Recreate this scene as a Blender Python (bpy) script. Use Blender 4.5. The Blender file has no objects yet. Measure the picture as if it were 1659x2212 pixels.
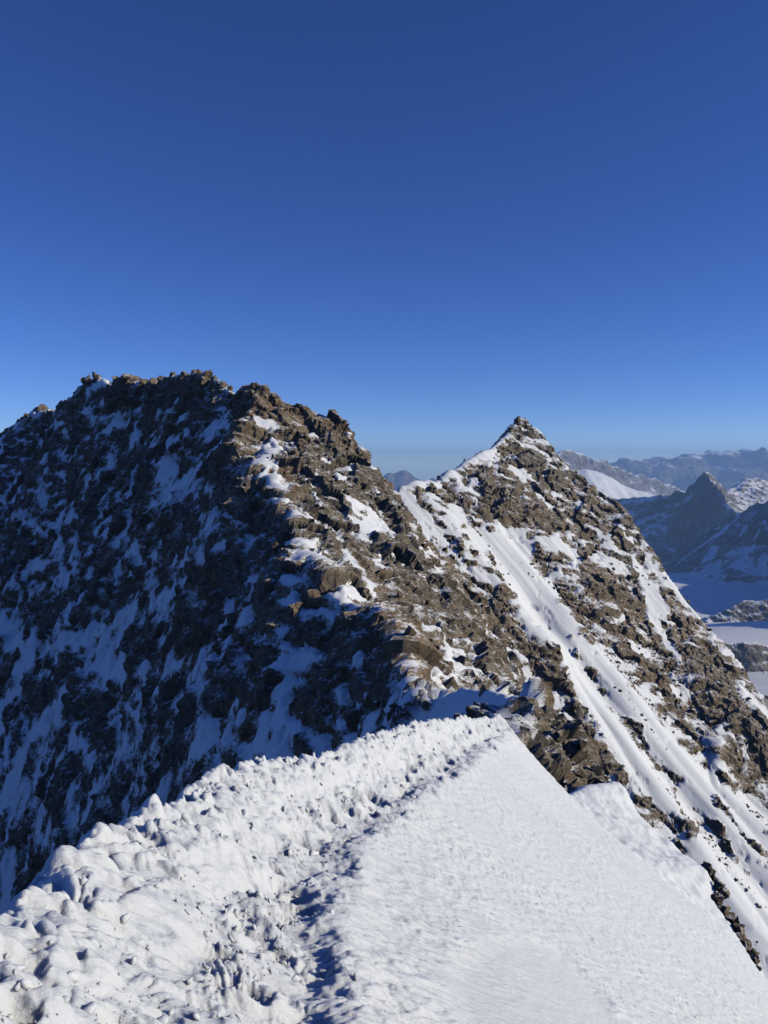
import bpy, bmesh, math, random
import numpy as np
from mathutils import Vector, Matrix
from mathutils.geometry import delaunay_2d_cdt

random.seed(7)
RNG = np.random.default_rng(7)
scene = bpy.context.scene
col = scene.collection

# ------------------------------------------------------------------ camera, world, sun, exposure
FPX, HOR = 773.0, 462.0                      # focal length and horizon row for a 768 x 1024 picture
PITCH = math.atan((512.0 - HOR) / FPX)
cam_d = bpy.data.cameras.new('camera')
cam = bpy.data.objects.new('camera', cam_d)
col.objects.link(cam)
cam_d.sensor_fit = 'VERTICAL'
cam_d.sensor_height = 36.0
cam_d.lens = 36.0 * FPX / 1024.0
cam_d.clip_start = 0.1
cam_d.clip_end = 250000.0
cam.location = (0, 0, 0)
cam.rotation_euler = (math.pi / 2 - PITCH, 0, 0)
scene.camera = cam

SUN_EL, SUN_AZ = math.radians(23.5), math.radians(97.0)    # azimuth clockwise from +Y (the view direction)
world = bpy.data.worlds.new('World')
scene.world = world
world.use_nodes = True
wn, wl = world.node_tree.nodes, world.node_tree.links
wn.clear()
wo = wn.new('ShaderNodeOutputWorld')
wb = wn.new('ShaderNodeBackground')
ws = wn.new('ShaderNodeTexSky')
ws.sky_type = 'NISHITA'
ws.sun_disc = False
ws.sun_elevation = SUN_EL
ws.sun_rotation = SUN_AZ
ws.altitude = 8000.0
ws.air_density = 1.4
ws.dust_density = 0.0
ws.ozone_density = 3.0
wb.inputs['Strength'].default_value = 0.124
wh = wn.new('ShaderNodeHueSaturation')
wh.inputs['Saturation'].default_value = 1.21
wh.inputs['Hue'].default_value = 0.518
wl.new(ws.outputs['Color'], wh.inputs['Color'])
wl.new(wh.outputs['Color'], wb.inputs['Color'])
wl.new(wb.outputs['Background'], wo.inputs['Surface'])

sun_d = bpy.data.lights.new('sun', 'SUN')
sun = bpy.data.objects.new('sun', sun_d)
col.objects.link(sun)
sun_d.energy = 3.4
sun_d.angle = math.radians(0.53)
sun_d.color = (1.0, 0.95, 0.77)
sd = Vector((math.sin(SUN_AZ) * math.cos(SUN_EL), math.cos(SUN_AZ) * math.cos(SUN_EL), math.sin(SUN_EL)))
sun.rotation_euler = (-sd).to_track_quat('-Z', 'Y').to_euler()

vs = scene.view_settings
vs.view_transform = 'Standard'
vs.look = 'None'
vs.exposure = 0.0
vs.gamma = 1.0
vs.use_curve_mapping = False
scene.cycles.max_bounces = 6
scene.cycles.diffuse_bounces = 0
scene.cycles.volume_bounces = 1
scene.cycles.use_denoising = True

# ------------------------------------------------------------------ helpers: sight lines, noise, terrain
SC = 768.0 / 1659.0
CP, SP = math.cos(PITCH), math.sin(PITCH)


def at(vx, vy, Y):
    """point Y metres ahead on the sight line through (vx, vy) of the 1659 x 2212 survey picture"""
    xc = (vx * SC - 384.0) / FPX
    zc = (512.0 - vy * SC) / FPX
    k = Y / (CP + SP * zc)
    return (xc * k, Y, (CP * zc - SP) * k)


def hsh(ix, iy, iz, seed):
    h = (ix.astype(np.int64) * 374761393 + iy.astype(np.int64) * 668265263 + iz.astype(np.int64) * 2147483647 + seed * 1274126177) & 0xffffffff
    h = ((h ^ (h >> 13)) * 1274126177) & 0xffffffff
    h = ((h ^ (h >> 15)) * 2246822519) & 0xffffffff
    return h ^ (h >> 16)


def u01(h):
    return (h & 0xffff).astype(np.float32) / 65535.0


def perlin(p, seed=0):
    p = np.asarray(p, dtype=np.float32)
    f0 = np.floor(p)
    i = f0.astype(np.int64)
    f = p - f0
    u = f * f * f * (f * (f * 6 - 15) + 10)
    r = None
    out = 0.0
    for dx in (0, 1):
        wx = u[:, 0] if dx else 1 - u[:, 0]
        for dy in (0, 1):
            wy = u[:, 1] if dy else 1 - u[:, 1]
            for dz in (0, 1):
                wz = u[:, 2] if dz else 1 - u[:, 2]
                h = hsh(i[:, 0] + dx, i[:, 1] + dy, i[:, 2] + dz, seed)
                g0 = (h & 1023).astype(np.float32) / 511.5 - 1
                g1 = ((h >> 10) & 1023).astype(np.float32) / 511.5 - 1
                g2 = ((h >> 20) & 1023).astype(np.float32) / 511.5 - 1
                out = out + wx * wy * wz * (g0 * (f[:, 0] - dx) + g1 * (f[:, 1] - dy) + g2 * (f[:, 2] - dz))
    return out * 1.4


def fbm(p, octv=4, seed=0, lac=2.03, gain=0.5, ridged=False):
    s, a, n = 0.0, 1.0, 0.0
    q = np.asarray(p, dtype=np.float32)
    for k in range(octv):
        v = perlin(q, seed + k * 17)
        if ridged:
            v = 1.0 - 2.2 * np.abs(v)
        s = s + a * v
        n += a
        a *= gain
        q = q * lac + 13.7
    return s / n


def cells(p, seed=0, slope=1.0):
    """faceted block noise: every cell is a tilted facet at its own height; returns height and F2-F1 style edge distance"""
    p = np.asarray(p, dtype=np.float32)
    b = np.floor(p - 0.5).astype(np.int64)
    best = np.full(len(p), 1e9, np.float32)
    second = np.full(len(p), 1e9, np.float32)
    hv = np.zeros(len(p), np.float32)
    for dx in (0, 1):
        for dy in (0, 1):
            for dz in (0, 1):
                c = b + np.array((dx, dy, dz))
                h = hsh(c[:, 0], c[:, 1], c[:, 2], seed)
                h2 = hsh(c[:, 0], c[:, 1], c[:, 2], seed + 91)
                jx = (h & 1023) / 1023.0
                jy = ((h >> 10) & 1023) / 1023.0
                jz = ((h >> 20) & 1023) / 1023.0
                ex = (p[:, 0] - c[:, 0] - 0.5 - (jx - 0.5) * 0.8).astype(np.float32)
                ey = (p[:, 1] - c[:, 1] - 0.5 - (jy - 0.5) * 0.8).astype(np.float32)
                ez = (p[:, 2] - c[:, 2] - 0.5 - (jz - 0.5) * 0.8).astype(np.float32)
                d = ex * ex + ey * ey + ez * ez
                g0 = (h2 & 255) / 127.5 - 1
                g1 = ((h2 >> 8) & 255) / 127.5 - 1
                g2 = ((h2 >> 16) & 255) / 127.5 - 1
                hh = ((h2 >> 24) & 255) / 255.0 - 0.5 + slope * (g0 * ex + g1 * ey + g2 * ez)
                near = d < best
                second = np.where(near, best, np.minimum(second, d))
                hv = np.where(near, hh, hv)
                best = np.where(near, d, best)
    return hv.astype(np.float32), np.sqrt(second) - np.sqrt(best)


def sstep(a, b, x):
    t = np.clip((x - a) / (b - a), 0, 1)
    return t * t * (3 - 2 * t)


def box(a, r):
    if r < 1:
        return a
    for ax in (0, 1):
        n = a.shape[ax]
        pad = [(0, 0), (0, 0)]
        pad[ax] = (r + 1, r)
        c = np.cumsum(np.pad(a, pad, mode='edge').astype(np.float64), axis=ax)
        hi = np.take(c, np.arange(2 * r + 1, n + 2 * r + 1), axis=ax)
        lo = np.take(c, np.arange(0, n), axis=ax)
        a = ((hi - lo) / (2 * r + 1)).astype(np.float32)
    return a


def blur(a, r):
    return box(box(a, r), r)


class Tin:
    """surveyed points and break lines, triangulated and sampled on a regular grid of heights"""

    def __init__(self, x0, x1, y0, y1, step, lines, pts, smooth):
        self.x0, self.y0, self.d = x0, y0, step
        self.nx, self.ny = int((x1 - x0) / step) + 1, int((y1 - y0) / step) + 1
        V, E = [], []
        for ln in lines:
            for k, p in enumerate(ln):
                V.append(p)
                if k:
                    E.append((len(V) - 2, len(V) - 1))
        V += list(pts)
        v2 = [Vector((p[0], p[1])) for p in V]
        ov, oe, of, orig, _, _ = delaunay_2d_cdt(v2, E, [], 0, 0.01)
        z = []
        known = []
        for k, o in enumerate(orig):
            if o:
                z.append(sum(V[j][2] for j in o) / len(o))
                known.append(k)
            else:
                z.append(None)
        for k in range(len(z)):                                    # crossings of break lines: nearest known height
            if z[k] is None:
                j = min(known, key=lambda q: (ov[q] - ov[k]).length_squared)
                z[k] = z[j]
        Z = np.full((self.ny, self.nx), np.nan, np.float32)
        for f in of:
            a, b, c = (ov[j] for j in f[:3])
            za, zb, zc = (z[j] for j in f[:3])
            i0 = max(0, int(math.floor((min(a.x, b.x, c.x) - x0) / step)))
            i1 = min(self.nx - 1, int(math.ceil((max(a.x, b.x, c.x) - x0) / step)))
            j0 = max(0, int(math.floor((min(a.y, b.y, c.y) - y0) / step)))
            j1 = min(self.ny - 1, int(math.ceil((max(a.y, b.y, c.y) - y0) / step)))
            if i1 < i0 or j1 < j0:
                continue
            X, Y = np.meshgrid(x0 + step * np.arange(i0, i1 + 1), y0 + step * np.arange(j0, j1 + 1))
            det = (b.y - c.y) * (a.x - c.x) + (c.x - b.x) * (a.y - c.y)
            if abs(det) < 1e-9:
                continue
            wa = ((b.y - c.y) * (X - c.x) + (c.x - b.x) * (Y - c.y)) / det
            wb_ = ((c.y - a.y) * (X - c.x) + (a.x - c.x) * (Y - c.y)) / det
            wc = 1 - wa - wb_
            m = (wa >= -1e-6) & (wb_ >= -1e-6) & (wc >= -1e-6)
            sub = Z[j0:j1 + 1, i0:i1 + 1]
            sub[m] = (wa * za + wb_ * zb + wc * zc)[m]
        if np.isnan(Z).any():
            Z = np.where(np.isnan(Z), np.nanmin(Z), Z)
        self.Z = blur(Z, smooth) if smooth else Z

    def grid(self):
        X, Y = np.meshgrid(self.x0 + self.d * np.arange(self.nx), self.y0 + self.d * np.arange(self.ny))
        return X.astype(np.float32), Y.astype(np.float32)

    def h(self, x, y):
        u = np.clip((np.asarray(x) - self.x0) / self.d, 0, self.nx - 1.001)
        v = np.clip((np.asarray(y) - self.y0) / self.d, 0, self.ny - 1.001)
        i, j = np.floor(u).astype(int), np.floor(v).astype(int)
        fu, fv = u - i, v - j
        Z = self.Z
        return (Z[j, i] * (1 - fu) + Z[j, i + 1] * fu) * (1 - fv) + (Z[j + 1, i] * (1 - fu) + Z[j + 1, i + 1] * fu) * fv

    def hit(self, vx, vy, y_from=None):
        """where the sight line through (vx, vy) first meets this terrain"""
        y0 = self.y0 + self.d if y_from is None else y_from
        y1 = self.y0 + self.d * (self.ny - 2)
        ys = np.linspace(y0, y1, 1500)
        d = at(vx, vy, 1.0)
        under = (d[2] * ys < self.h(d[0] * ys, ys))
        k = int(np.argmax(under))
        if not under[k] or k == 0:
            return None
        return np.array((d[0] * ys[k], ys[k], d[2] * ys[k]), np.float32)


def grid_normals(P, ny, nx):
    G = P.reshape(ny, nx, 3)
    du = np.gradient(G, axis=1)
    dv = np.gradient(G, axis=0)
    n = np.cross(du, dv)
    n /= np.linalg.norm(n, axis=2, keepdims=True) + 1e-9
    return n.reshape(-1, 3)


def seg_dist(P, A, B):
    """distance from the points to a segment and the position along it"""
    d = B - A
    t = np.clip(((P - A) @ d) / (d @ d + 1e-9), 0, 1)
    q = P - (A + t[:, None] * d)
    return np.sqrt((q * q).sum(1)), t


def poly_sd(x, y, L):
    """signed distance in plan to a polyline (positive on its right), and the height and length along it there"""
    best = np.full(len(x), 1e9, np.float32)
    sd = np.zeros(len(x), np.float32)
    hz = np.zeros(len(x), np.float32)
    sl = np.zeros(len(x), np.float32)
    acc = 0.0
    for a, b in zip(L[:-1], L[1:]):
        dx, dy = b[0] - a[0], b[1] - a[1]
        ln = math.hypot(dx, dy)
        t = np.clip(((x - a[0]) * dx + (y - a[1]) * dy) / (ln * ln), 0, 1)
        ex, ey = x - (a[0] + t * dx), y - (a[1] + t * dy)
        d = np.sqrt(ex * ex + ey * ey)
        m = d < best
        sg = np.where(ex * dy - ey * dx >= 0, 1.0, -1.0)
        best = np.where(m, d, best)
        sd = np.where(m, d * sg, sd)
        hz = np.where(m, a[2] + t * (b[2] - a[2]), hz)
        sl = np.where(m, acc + t * ln, sl)
        acc += ln
    return sd, hz, sl


def strokes_field(P, tin, strokes, y_from=None):
    """largest value of 1 - distance / half width over surveyed strokes ((vx, vy, half width), ...) laid on the terrain"""
    out = np.full(len(P), -4.0, np.float32)
    for st in strokes:
        pts = []
        for (vx, vy, w) in st:
            h = tin.hit(vx, vy, y_from)
            if h is not None:
                pts.append((h, w * SC * h[1] / FPX * 1.12))
        if len(pts) == 1:
            pts.append((pts[0][0] + np.array((0.1, 0, 0.1), np.float32), pts[0][1]))
        for (a, wa), (b, wb_) in zip(pts[:-1], pts[1:]):
            if np.linalg.norm(a - b) > 60 * max(wa, wb_) + 40:
                continue
            m = 5 * max(wa, wb_)
            lo, hi = np.minimum(a, b) - m, np.maximum(a, b) + m
            idx = np.nonzero(((P > lo) & (P < hi)).all(1))[0]
            if not len(idx):
                continue
            d, t = seg_dist(P[idx], a, b)
            w = wa * (1 - t) + wb_ * t
            out[idx] = np.maximum(out[idx], 1 - d / w)
    return out


def mesh_grid(name, P, ny, nx, mat, attrs=None, flat=None, skip=None):
    me = bpy.data.meshes.new(name)
    j, i = np.meshgrid(np.arange(ny - 1), np.arange(nx - 1), indexing='ij')
    a = (j * nx + i).ravel()
    F = np.stack([a, a + 1, a + nx + 1, a + nx], 1).astype(np.int32)
    if skip is not None:
        F = F[~skip[F].all(1)]
    if skip is not None:
        used = np.unique(F)
        remap = np.zeros(len(P), np.int32)
        remap[used] = np.arange(len(used))
        F, P = remap[F], P[used]
        attrs = {k: v[used] for k, v in (attrs or {}).items()}
        flat = None if flat is None else flat[used]
    me.vertices.add(len(P))
    me.vertices.foreach_set('co', np.ascontiguousarray(P, np.float32).ravel())
    me.loops.add(F.size)
    me.loops.foreach_set('vertex_index', F.ravel())
    me.polygons.add(len(F))
    me.polygons.foreach_set('loop_start', np.arange(0, F.size, 4, dtype=np.int32))
    sm = np.ones(len(F), bool)
    if flat is not None:
        sm = ~(flat[F].mean(1) > 0.5)
    me.polygons.foreach_set('use_smooth', sm)
    for k, v in (attrs or {}).items():
        at_ = me.attributes.new(k, 'FLOAT', 'POINT')
        at_.data.foreach_set('value', np.ascontiguousarray(v, np.float32))
    me.update(calc_edges=True)
    me.materials.append(mat)
    o = bpy.data.objects.new(name, me)
    col.objects.link(o)
    return o


def mesh_raw(name, V, F, mat, parent=None):
    me = bpy.data.meshes.new(name)
    V = np.ascontiguousarray(V, np.float32)
    F = np.ascontiguousarray(F, np.int32)
    n = F.shape[1]
    me.vertices.add(len(V))
    me.vertices.foreach_set('co', V.ravel())
    me.loops.add(F.size)
    me.loops.foreach_set('vertex_index', F.ravel())
    me.polygons.add(len(F))
    me.polygons.foreach_set('loop_start', np.arange(0, F.size, n, dtype=np.int32))
    me.update(calc_edges=True)
    me.materials.append(mat)
    o = bpy.data.objects.new(name, me)
    col.objects.link(o)
    o.parent = parent
    return o


def tag(o, label=None, cat=None, group=None, kind=None):
    if label:
        o['label'] = label
    if cat:
        o['category'] = cat
    if group:
        o['group'] = group
    if kind:
        o['kind'] = kind
    return o


# ------------------------------------------------------------------ materials
def nodes_of(name):
    m = bpy.data.materials.new(name)
    m.use_nodes = True
    nt = m.node_tree
    b = nt.nodes['Principled BSDF']
    return m, nt.nodes, nt.links, b


def noise_node(N, L, vec, scale, detail=4.0, rough=0.55, kind='ShaderNodeTexNoise'):
    t = N.new(kind)
    t.inputs['Scale'].default_value = scale
    if 'Detail' in t.inputs:
        t.inputs['Detail'].default_value = detail
    if 'Roughness' in t.inputs:
        t.inputs['Roughness'].default_value = rough
    L.new(vec, t.inputs['Vector'])
    return t


def ramp(N, L, fac, stops):
    r = N.new('ShaderNodeValToRGB')
    e = r.color_ramp.elements
    while len(e) < len(stops):
        e.new(0.5)
    for k, (p, c) in enumerate(stops):
        e[k].position = p
        e[k].color = (*c, 1) if len(c) == 3 else c
    L.new(fac, r.inputs['Fac'])
    return r


def math_node(N, L, op, a, b=None, clamp=False):
    m = N.new('ShaderNodeMath')
    m.operation = op
    m.use_clamp = clamp
    for k, v in enumerate((a, b)):
        if v is None:
            continue
        if isinstance(v, (int, float)):
            m.inputs[k].default_value = v
        else:
            L.new(v, m.inputs[k])
    return m.outputs[0]


def mix_col(N, L, fac, a, b, blend='MIX'):
    m = N.new('ShaderNodeMix')
    m.data_type = 'RGBA'
    m.blend_type = blend
    for k, v in ((0, fac), (6, a), (7, b)):
        if isinstance(v, (int, float)):
            m.inputs[k].default_value = v
        elif isinstance(v, tuple):
            m.inputs[k].default_value = (*v, 1)
        else:
            L.new(v, m.inputs[k])
    return m.outputs[2]


SNOW = (0.89, 0.89, 0.90)


def rock_material(name, unit, brown, grey, dark, rust, bump=1.0, snow_edge=1.25, ledge_k=0.35, dust=0.8, light=(0.47, 0.375, 0.27)):
    """rock with snow lying where the attribute says; unit is the size in metres of the finest stone that shows"""
    m, N, L, b = nodes_of(name)
    geo = N.new('ShaderNodeNewGeometry')
    pos = geo.outputs['Position']
    u = 1.0 / unit
    big = noise_node(N, L, pos, 0.035 * u, 5, 0.6)
    mid = noise_node(N, L, pos, 0.16 * u, 6, 0.65)
    fine = noise_node(N, L, pos, 0.7 * u, 6, 0.7)
    vor = noise_node(N, L, pos, 0.35 * u, kind='ShaderNodeTexVoronoi')
    vor.inputs['Randomness'].default_value = 1.0
    c = ramp(N, L, big.outputs['Fac'], [(0.40, grey), (0.50, brown), (0.62, rust)]).outputs['Color']
    c = mix_col(N, L, ramp(N, L, mid.outputs['Fac'], [(0.45, (0, 0, 0)), (0.66, (0.58, 0.58, 0.58))]).outputs['Color'], c, dark)
    sep = N.new('ShaderNodeSeparateColor')
    L.new(vor.outputs['Color'], sep.inputs['Color'])
    c = mix_col(N, L, math_node(N, L, 'MULTIPLY', sep.outputs[0], 0.5), c, light)
    fr = ramp(N, L, fine.outputs['Fac'], [(0.3, (0.45, 0.45, 0.45)), (0.7, (1.35, 1.35, 1.35))])
    c = mix_col(N, L, 1.0, c, fr.outputs['Color'], 'MULTIPLY')
    # snow lying
    att = N.new('ShaderNodeAttribute')
    att.attribute_name = 'snow'
    sn = noise_node(N, L, pos, 0.9 * u, 5, 0.7)
    sn_map = N.new('ShaderNodeMapping')
    sn_map.inputs['Scale'].default_value = (1.0, 1.0, 1.9)
    L.new(pos, sn_map.inputs['Vector'])
    L.new(sn_map.outputs['Vector'], sn.inputs['Vector'])
    sxyz = N.new('ShaderNodeSeparateXYZ')
    L.new(geo.outputs['Normal'], sxyz.inputs['Vector'])
    ledge = math_node(N, L, 'MULTIPLY', math_node(N, L, 'SUBTRACT', sxyz.outputs['Z'], 0.62), ledge_k)
    e = math_node(N, L, 'ADD', math_node(N, L, 'ADD', att.outputs['Fac'], ledge), math_node(N, L, 'MULTIPLY', math_node(N, L, 'SUBTRACT', sn.outputs['Fac'], 0.5), snow_edge))
    mr = N.new('ShaderNodeMapRange')
    mr.interpolation_type = 'SMOOTHSTEP'
    mr.inputs['From Min'].default_value = 0.465
    mr.inputs['From Max'].default_value = 0.535
    L.new(e, mr.inputs['Value'])
    # fine dusting that clings to the rock
    du = noise_node(N, L, sn_map.outputs['Vector'], 1.5 * u, 4, 0.75)
    e2 = math_node(N, L, 'ADD', du.outputs['Fac'], math_node(N, L, 'ADD', math_node(N, L, 'MULTIPLY', math_node(N, L, 'SUBTRACT', att.outputs['Fac'], 0.5), 0.34), math_node(N, L, 'MULTIPLY', ledge, 0.6)))
    md = N.new('ShaderNodeMapRange')
    md.inputs['From Min'].default_value = 0.37
    md.inputs['From Max'].default_value = 0.50
    md.inputs['To Max'].default_value = dust
    L.new(e2, md.inputs['Value'])
    sf = math_node(N, L, 'MAXIMUM', mr.outputs['Result'], md.outputs['Result'])
    c = mix_col(N, L, sf, c, SNOW)
    L.new(c, b.inputs['Base Color'])
    ro = N.new('ShaderNodeMapRange')
    ro.inputs['To Min'].default_value = 0.85
    ro.inputs['To Max'].default_value = 0.6
    L.new(sf, ro.inputs['Value'])
    L.new(ro.outputs['Result'], b.inputs['Roughness'])
    b.inputs['Specular IOR Level'].default_value = 0.2
    vmap = N.new('ShaderNodeMapping')
    vmap.inputs['Scale'].default_value = (1.0, 1.0, 1.7)
    vmap.inputs['Rotation'].default_value = (0.2, 0.25, 0.4)
    L.new(pos, vmap.inputs['Vector'])
    vor2 = noise_node(N, L, vmap.outputs['Vector'], 0.85 * u, kind='ShaderNodeTexVoronoi')
    sep2 = N.new('ShaderNodeSeparateColor')
    L.new(vor2.outputs['Color'], sep2.inputs['Color'])
    plates = math_node(N, L, 'ADD', math_node(N, L, 'MULTIPLY', sep.outputs[1], 1.1), math_node(N, L, 'MULTIPLY', sep2.outputs[1], 0.7))
    hgt = math_node(N, L, 'ADD', math_node(N, L, 'ADD', plates, math_node(N, L, 'MULTIPLY', mid.outputs['Fac'], 0.5)), math_node(N, L, 'MULTIPLY', fine.outputs['Fac'], 0.7))
    amp = math_node(N, L, 'SUBTRACT', 1.0, math_node(N, L, 'MULTIPLY', sf, 0.86))
    bp = N.new('ShaderNodeBump')
    bp.inputs['Distance'].default_value = 0.9 * unit * bump
    L.new(amp, bp.inputs['Strength'])
    L.new(hgt, bp.inputs['Height'])
    L.new(bp.outputs['Normal'], b.inputs['Normal'])
    return m


def snow_material(name, scale, bump, comb=None, sss=0.0):
    m, N, L, b = nodes_of(name)
    geo = N.new('ShaderNodeNewGeometry')
    pos = geo.outputs['Position']
    n1 = noise_node(N, L, pos, 0.6 * scale, 4)
    n2 = noise_node(N, L, pos, 14.0 * scale, 6, 0.65)
    n3 = noise_node(N, L, pos, 60.0 * scale, 3, 0.6)
    if comb is not None:
        mp = N.new('ShaderNodeMapping')
        mp.vector_type = 'TEXTURE'
        mp.inputs['Rotation'].default_value = (0, 0, comb)
        mp.inputs['Scale'].default_value = (1.0, 0.36, 1.0)
        L.new(pos, mp.inputs['Vector'])
        L.new(mp.outputs['Vector'], n2.inputs['Vector'])
    c = ramp(N, L, n1.outputs['Fac'], [(0.35, (0.85, 0.852, 0.86)), (0.65, (0.90, 0.902, 0.905))]).outputs['Color']
    L.new(c, b.inputs['Base Color'])
    b.inputs['Roughness'].default_value = 0.55
    b.inputs['Specular IOR Level'].default_value = 0.25
    if sss:                                              # light soaks through packed snow
        b.inputs['Subsurface Weight'].default_value = 0.75
        b.inputs['Subsurface Radius'].default_value = (1.0, 1.0, 1.0)
        b.inputs['Subsurface Scale'].default_value = sss
    h = math_node(N, L, 'ADD', n2.outputs['Fac'], math_node(N, L, 'MULTIPLY', n3.outputs['Fac'], 0.3))
    bp = N.new('ShaderNodeBump')
    bp.inputs['Strength'].default_value = 0.6
    bp.inputs['Distance'].default_value = bump
    L.new(h, bp.inputs['Height'])
    L.new(bp.outputs['Normal'], b.inputs['Normal'])
    return m


BROWN, GREY, DARK, RUST = (0.43, 0.280, 0.158), (0.29, 0.24, 0.18), (0.075, 0.055, 0.042), (0.40, 0.225, 0.115)
M_NEAR = rock_material('rock_near', 0.45, BROWN, GREY, DARK, RUST)
M_MTN = rock_material('rock_mountain', 1.6, BROWN, GREY, DARK, RUST)
M_PYR = rock_material('rock_pyramid', 2.6, (0.47, 0.335, 0.205), (0.37, 0.31, 0.24), (0.14, 0.105, 0.078), (0.44, 0.28, 0.155))
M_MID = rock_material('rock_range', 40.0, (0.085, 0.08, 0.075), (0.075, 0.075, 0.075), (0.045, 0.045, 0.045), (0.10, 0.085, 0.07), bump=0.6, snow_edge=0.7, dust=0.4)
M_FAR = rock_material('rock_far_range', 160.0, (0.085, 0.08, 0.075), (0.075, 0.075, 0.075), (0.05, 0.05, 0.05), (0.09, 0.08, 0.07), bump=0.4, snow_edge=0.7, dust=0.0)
M_SNOW = snow_material('snow', 1.0, 0.02, sss=0.022)
M_ICE = snow_material('glacier_snow', 0.01, 2.0)
# ------------------------------------------------------------------ the mountains
def A_(*t):
    return [at(*p) for p in t]


def off(p, dx, dy, dz):
    return (p[0] + dx, p[1] + dy, p[2] + dz)


def sculpt(name, tin, mat, snow_st, rock_st, bias, sizes, amps, y_from=None, bias_fn=None, dust=0.16, nzk=1.5, rib=0.0, seed=3, aniso=None, calm=1.0, cull=None, bed=(0.25, 0.1, 1.0), bed_t=5.0, bed_a=1.2, runnel=0.22, skyline=(), butt=2.0, patch=45.0):
    X, Y = tin.grid()
    P = np.stack([X.ravel(), Y.ravel(), tin.Z.ravel()], 1)
    ny, nx = tin.ny, tin.nx
    n = grid_normals(P, ny, nx)
    # ragged strokes: the surveyed edges wander with a noise
    unit = sizes[-1]
    W = P + np.stack([fbm(P / (unit * 6), 3, seed + s) for s in (1, 2, 3)], 1) * unit * 3.2 + np.stack([perlin(P / (unit * 16), seed + 11), perlin(P / (unit * 16), seed + 12), 0 * P[:, 0]], 1) * unit * 1.6 + np.stack([fbm(P / (unit * 1.4), 2, seed + s) for s in (4, 5, 6)], 1) * unit * 1.3
    fs = strokes_field(W, tin, snow_st, y_from)
    fr = strokes_field(W, tin, rock_st, y_from)
    # rock relief
    Q = P.copy()
    if aniso is not None:
        Q = Q @ aniso
    d = np.zeros(len(P), np.float32)
    warp = np.stack([perlin(Q / (sizes[0] * 0.8), seed + s) for s in (7, 8, 9)], 1)
    for k, (s, a) in enumerate(zip(sizes, amps)):
        # coarse blocks run down the fall line, fine ones lie along the beds
        st = np.array((1.1, 1.1, 0.5)) if k == 0 else np.array((0.9, 0.9, 0.8)) if k == 1 else np.array((0.75, 0.75, 1.6))
        hv, ed = cells((Q + warp * s * 0.45) * st / s, seed + 20 * k, 1.5 if k == 0 else 1.2)
        d += a * hv
        if k == 0:
            d -= 0.30 * a * (1 - sstep(0.0, 0.10, ed))
    free = np.ones(len(P), np.float32)                             # buttresses grow away from the surveyed skyline
    for ln in skyline:
        free = np.minimum(free, 0.25 + 0.75 * sstep(2.0, 22.0, np.abs(poly_sd(P[:, 0], P[:, 1], ln)[0])))
    d += butt * free * fbm(Q * np.array((1.0, 1.0, 0.42)) / (sizes[0] * 3.2), 4, seed + 70, ridged=True, gain=0.45)
    # bedded rock: risers and treads
    bn = np.array(bed, np.float32)
    bn /= np.linalg.norm(bn)
    for k, (T, a) in enumerate(((bed_t, bed_a), (bed_t * 0.42, bed_a * 0.5))):
        sb = (P @ bn) / T + 1.3 * fbm(P / (T * 5.5), 3, seed + 81 + k) + 0.45 * perlin(P / (T * 1.1), seed + 83 + k)
        fb = sb - np.floor(sb)
        ka = np.clip(0.9 + 1.5 * perlin(P / (T * 3.2), seed + 85 + k), 0.1, 2.0)
        d += a * ka * (np.where(fb < 0.68, fb / 0.68, (1 - fb) / 0.32) - 0.5)
    d += rib * np.clip(fr + 0.2, 0, 1.0)
    d -= 0.35 * rib * np.clip(fs + 0.2, 0, 1.0)
    D = d.reshape(ny, nx)
    PR = P + n * d[:, None]
    nr = grid_normals(PR, ny, nx)
    nz = blur(nr[:, 2].reshape(ny, nx), 1).ravel()
    nzb = blur(n[:, 2].reshape(ny, nx), 8).ravel()
    k = max(2, int(sizes[0] * 0.8 / tin.d))
    hollow = (blur(D, k) - D).ravel() / amps[0]
    q = bias + nzk * (nz - nzb) + 0.34 * hollow + dust * 1.6 * fbm(Q / (sizes[0] * 2.2), 4, seed + 50) + dust * 1.3 * fbm(Q * np.array((1, 1, 1.7)) / (sizes[1] * 1.1), 3, seed + 55)
    q = q + 0.24 * fbm(P / patch, 3, seed + 60)
    if bias_fn is not None:
        q = q + bias_fn(P)
    # surveyed patches win over the general rule
    ws = sstep(-0.7, 0.35, fs)
    wr = sstep(-0.7, 0.35, fr)
    q = q + 0.9 * ws - 0.55 * wr * (1 - ws)
    q = np.clip(q, 0, 1)
    sm = sstep(0.45, 0.62, q)
    smooth_d = blur(D, max(2, int(1.2 * sizes[1] / tin.d))).ravel()
    drift = 0.10 * sizes[1]
    dd = d * (1 - sm) + (calm * np.minimum(smooth_d, d + drift * 3) + drift) * sm
    PF = P + n * dd[:, None]
    # runnels and fluting combed into the steep snow
    ua = (P[:, 0] * 0.60 + P[:, 1] * 0.80)
    ub = (P[:, 0] * 0.80 - P[:, 1] * 0.60)
    PF = PF + n * (runnel * sm * (perlin(np.stack([ua / (unit * 1.5), ub / (unit * 30), 0 * ua], 1), seed + 90) + 0.6 * perlin(np.stack([ua / (unit * 0.7), ub / (unit * 18), 0 * ua], 1), seed + 91)))[:, None]
    o = mesh_grid(name, PF, ny, nx, mat, {'snow': q}, flat=(q < 0.47).astype(np.float32), skip=None if cull is None else cull(PF))
    return o, PF, q, n


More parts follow.
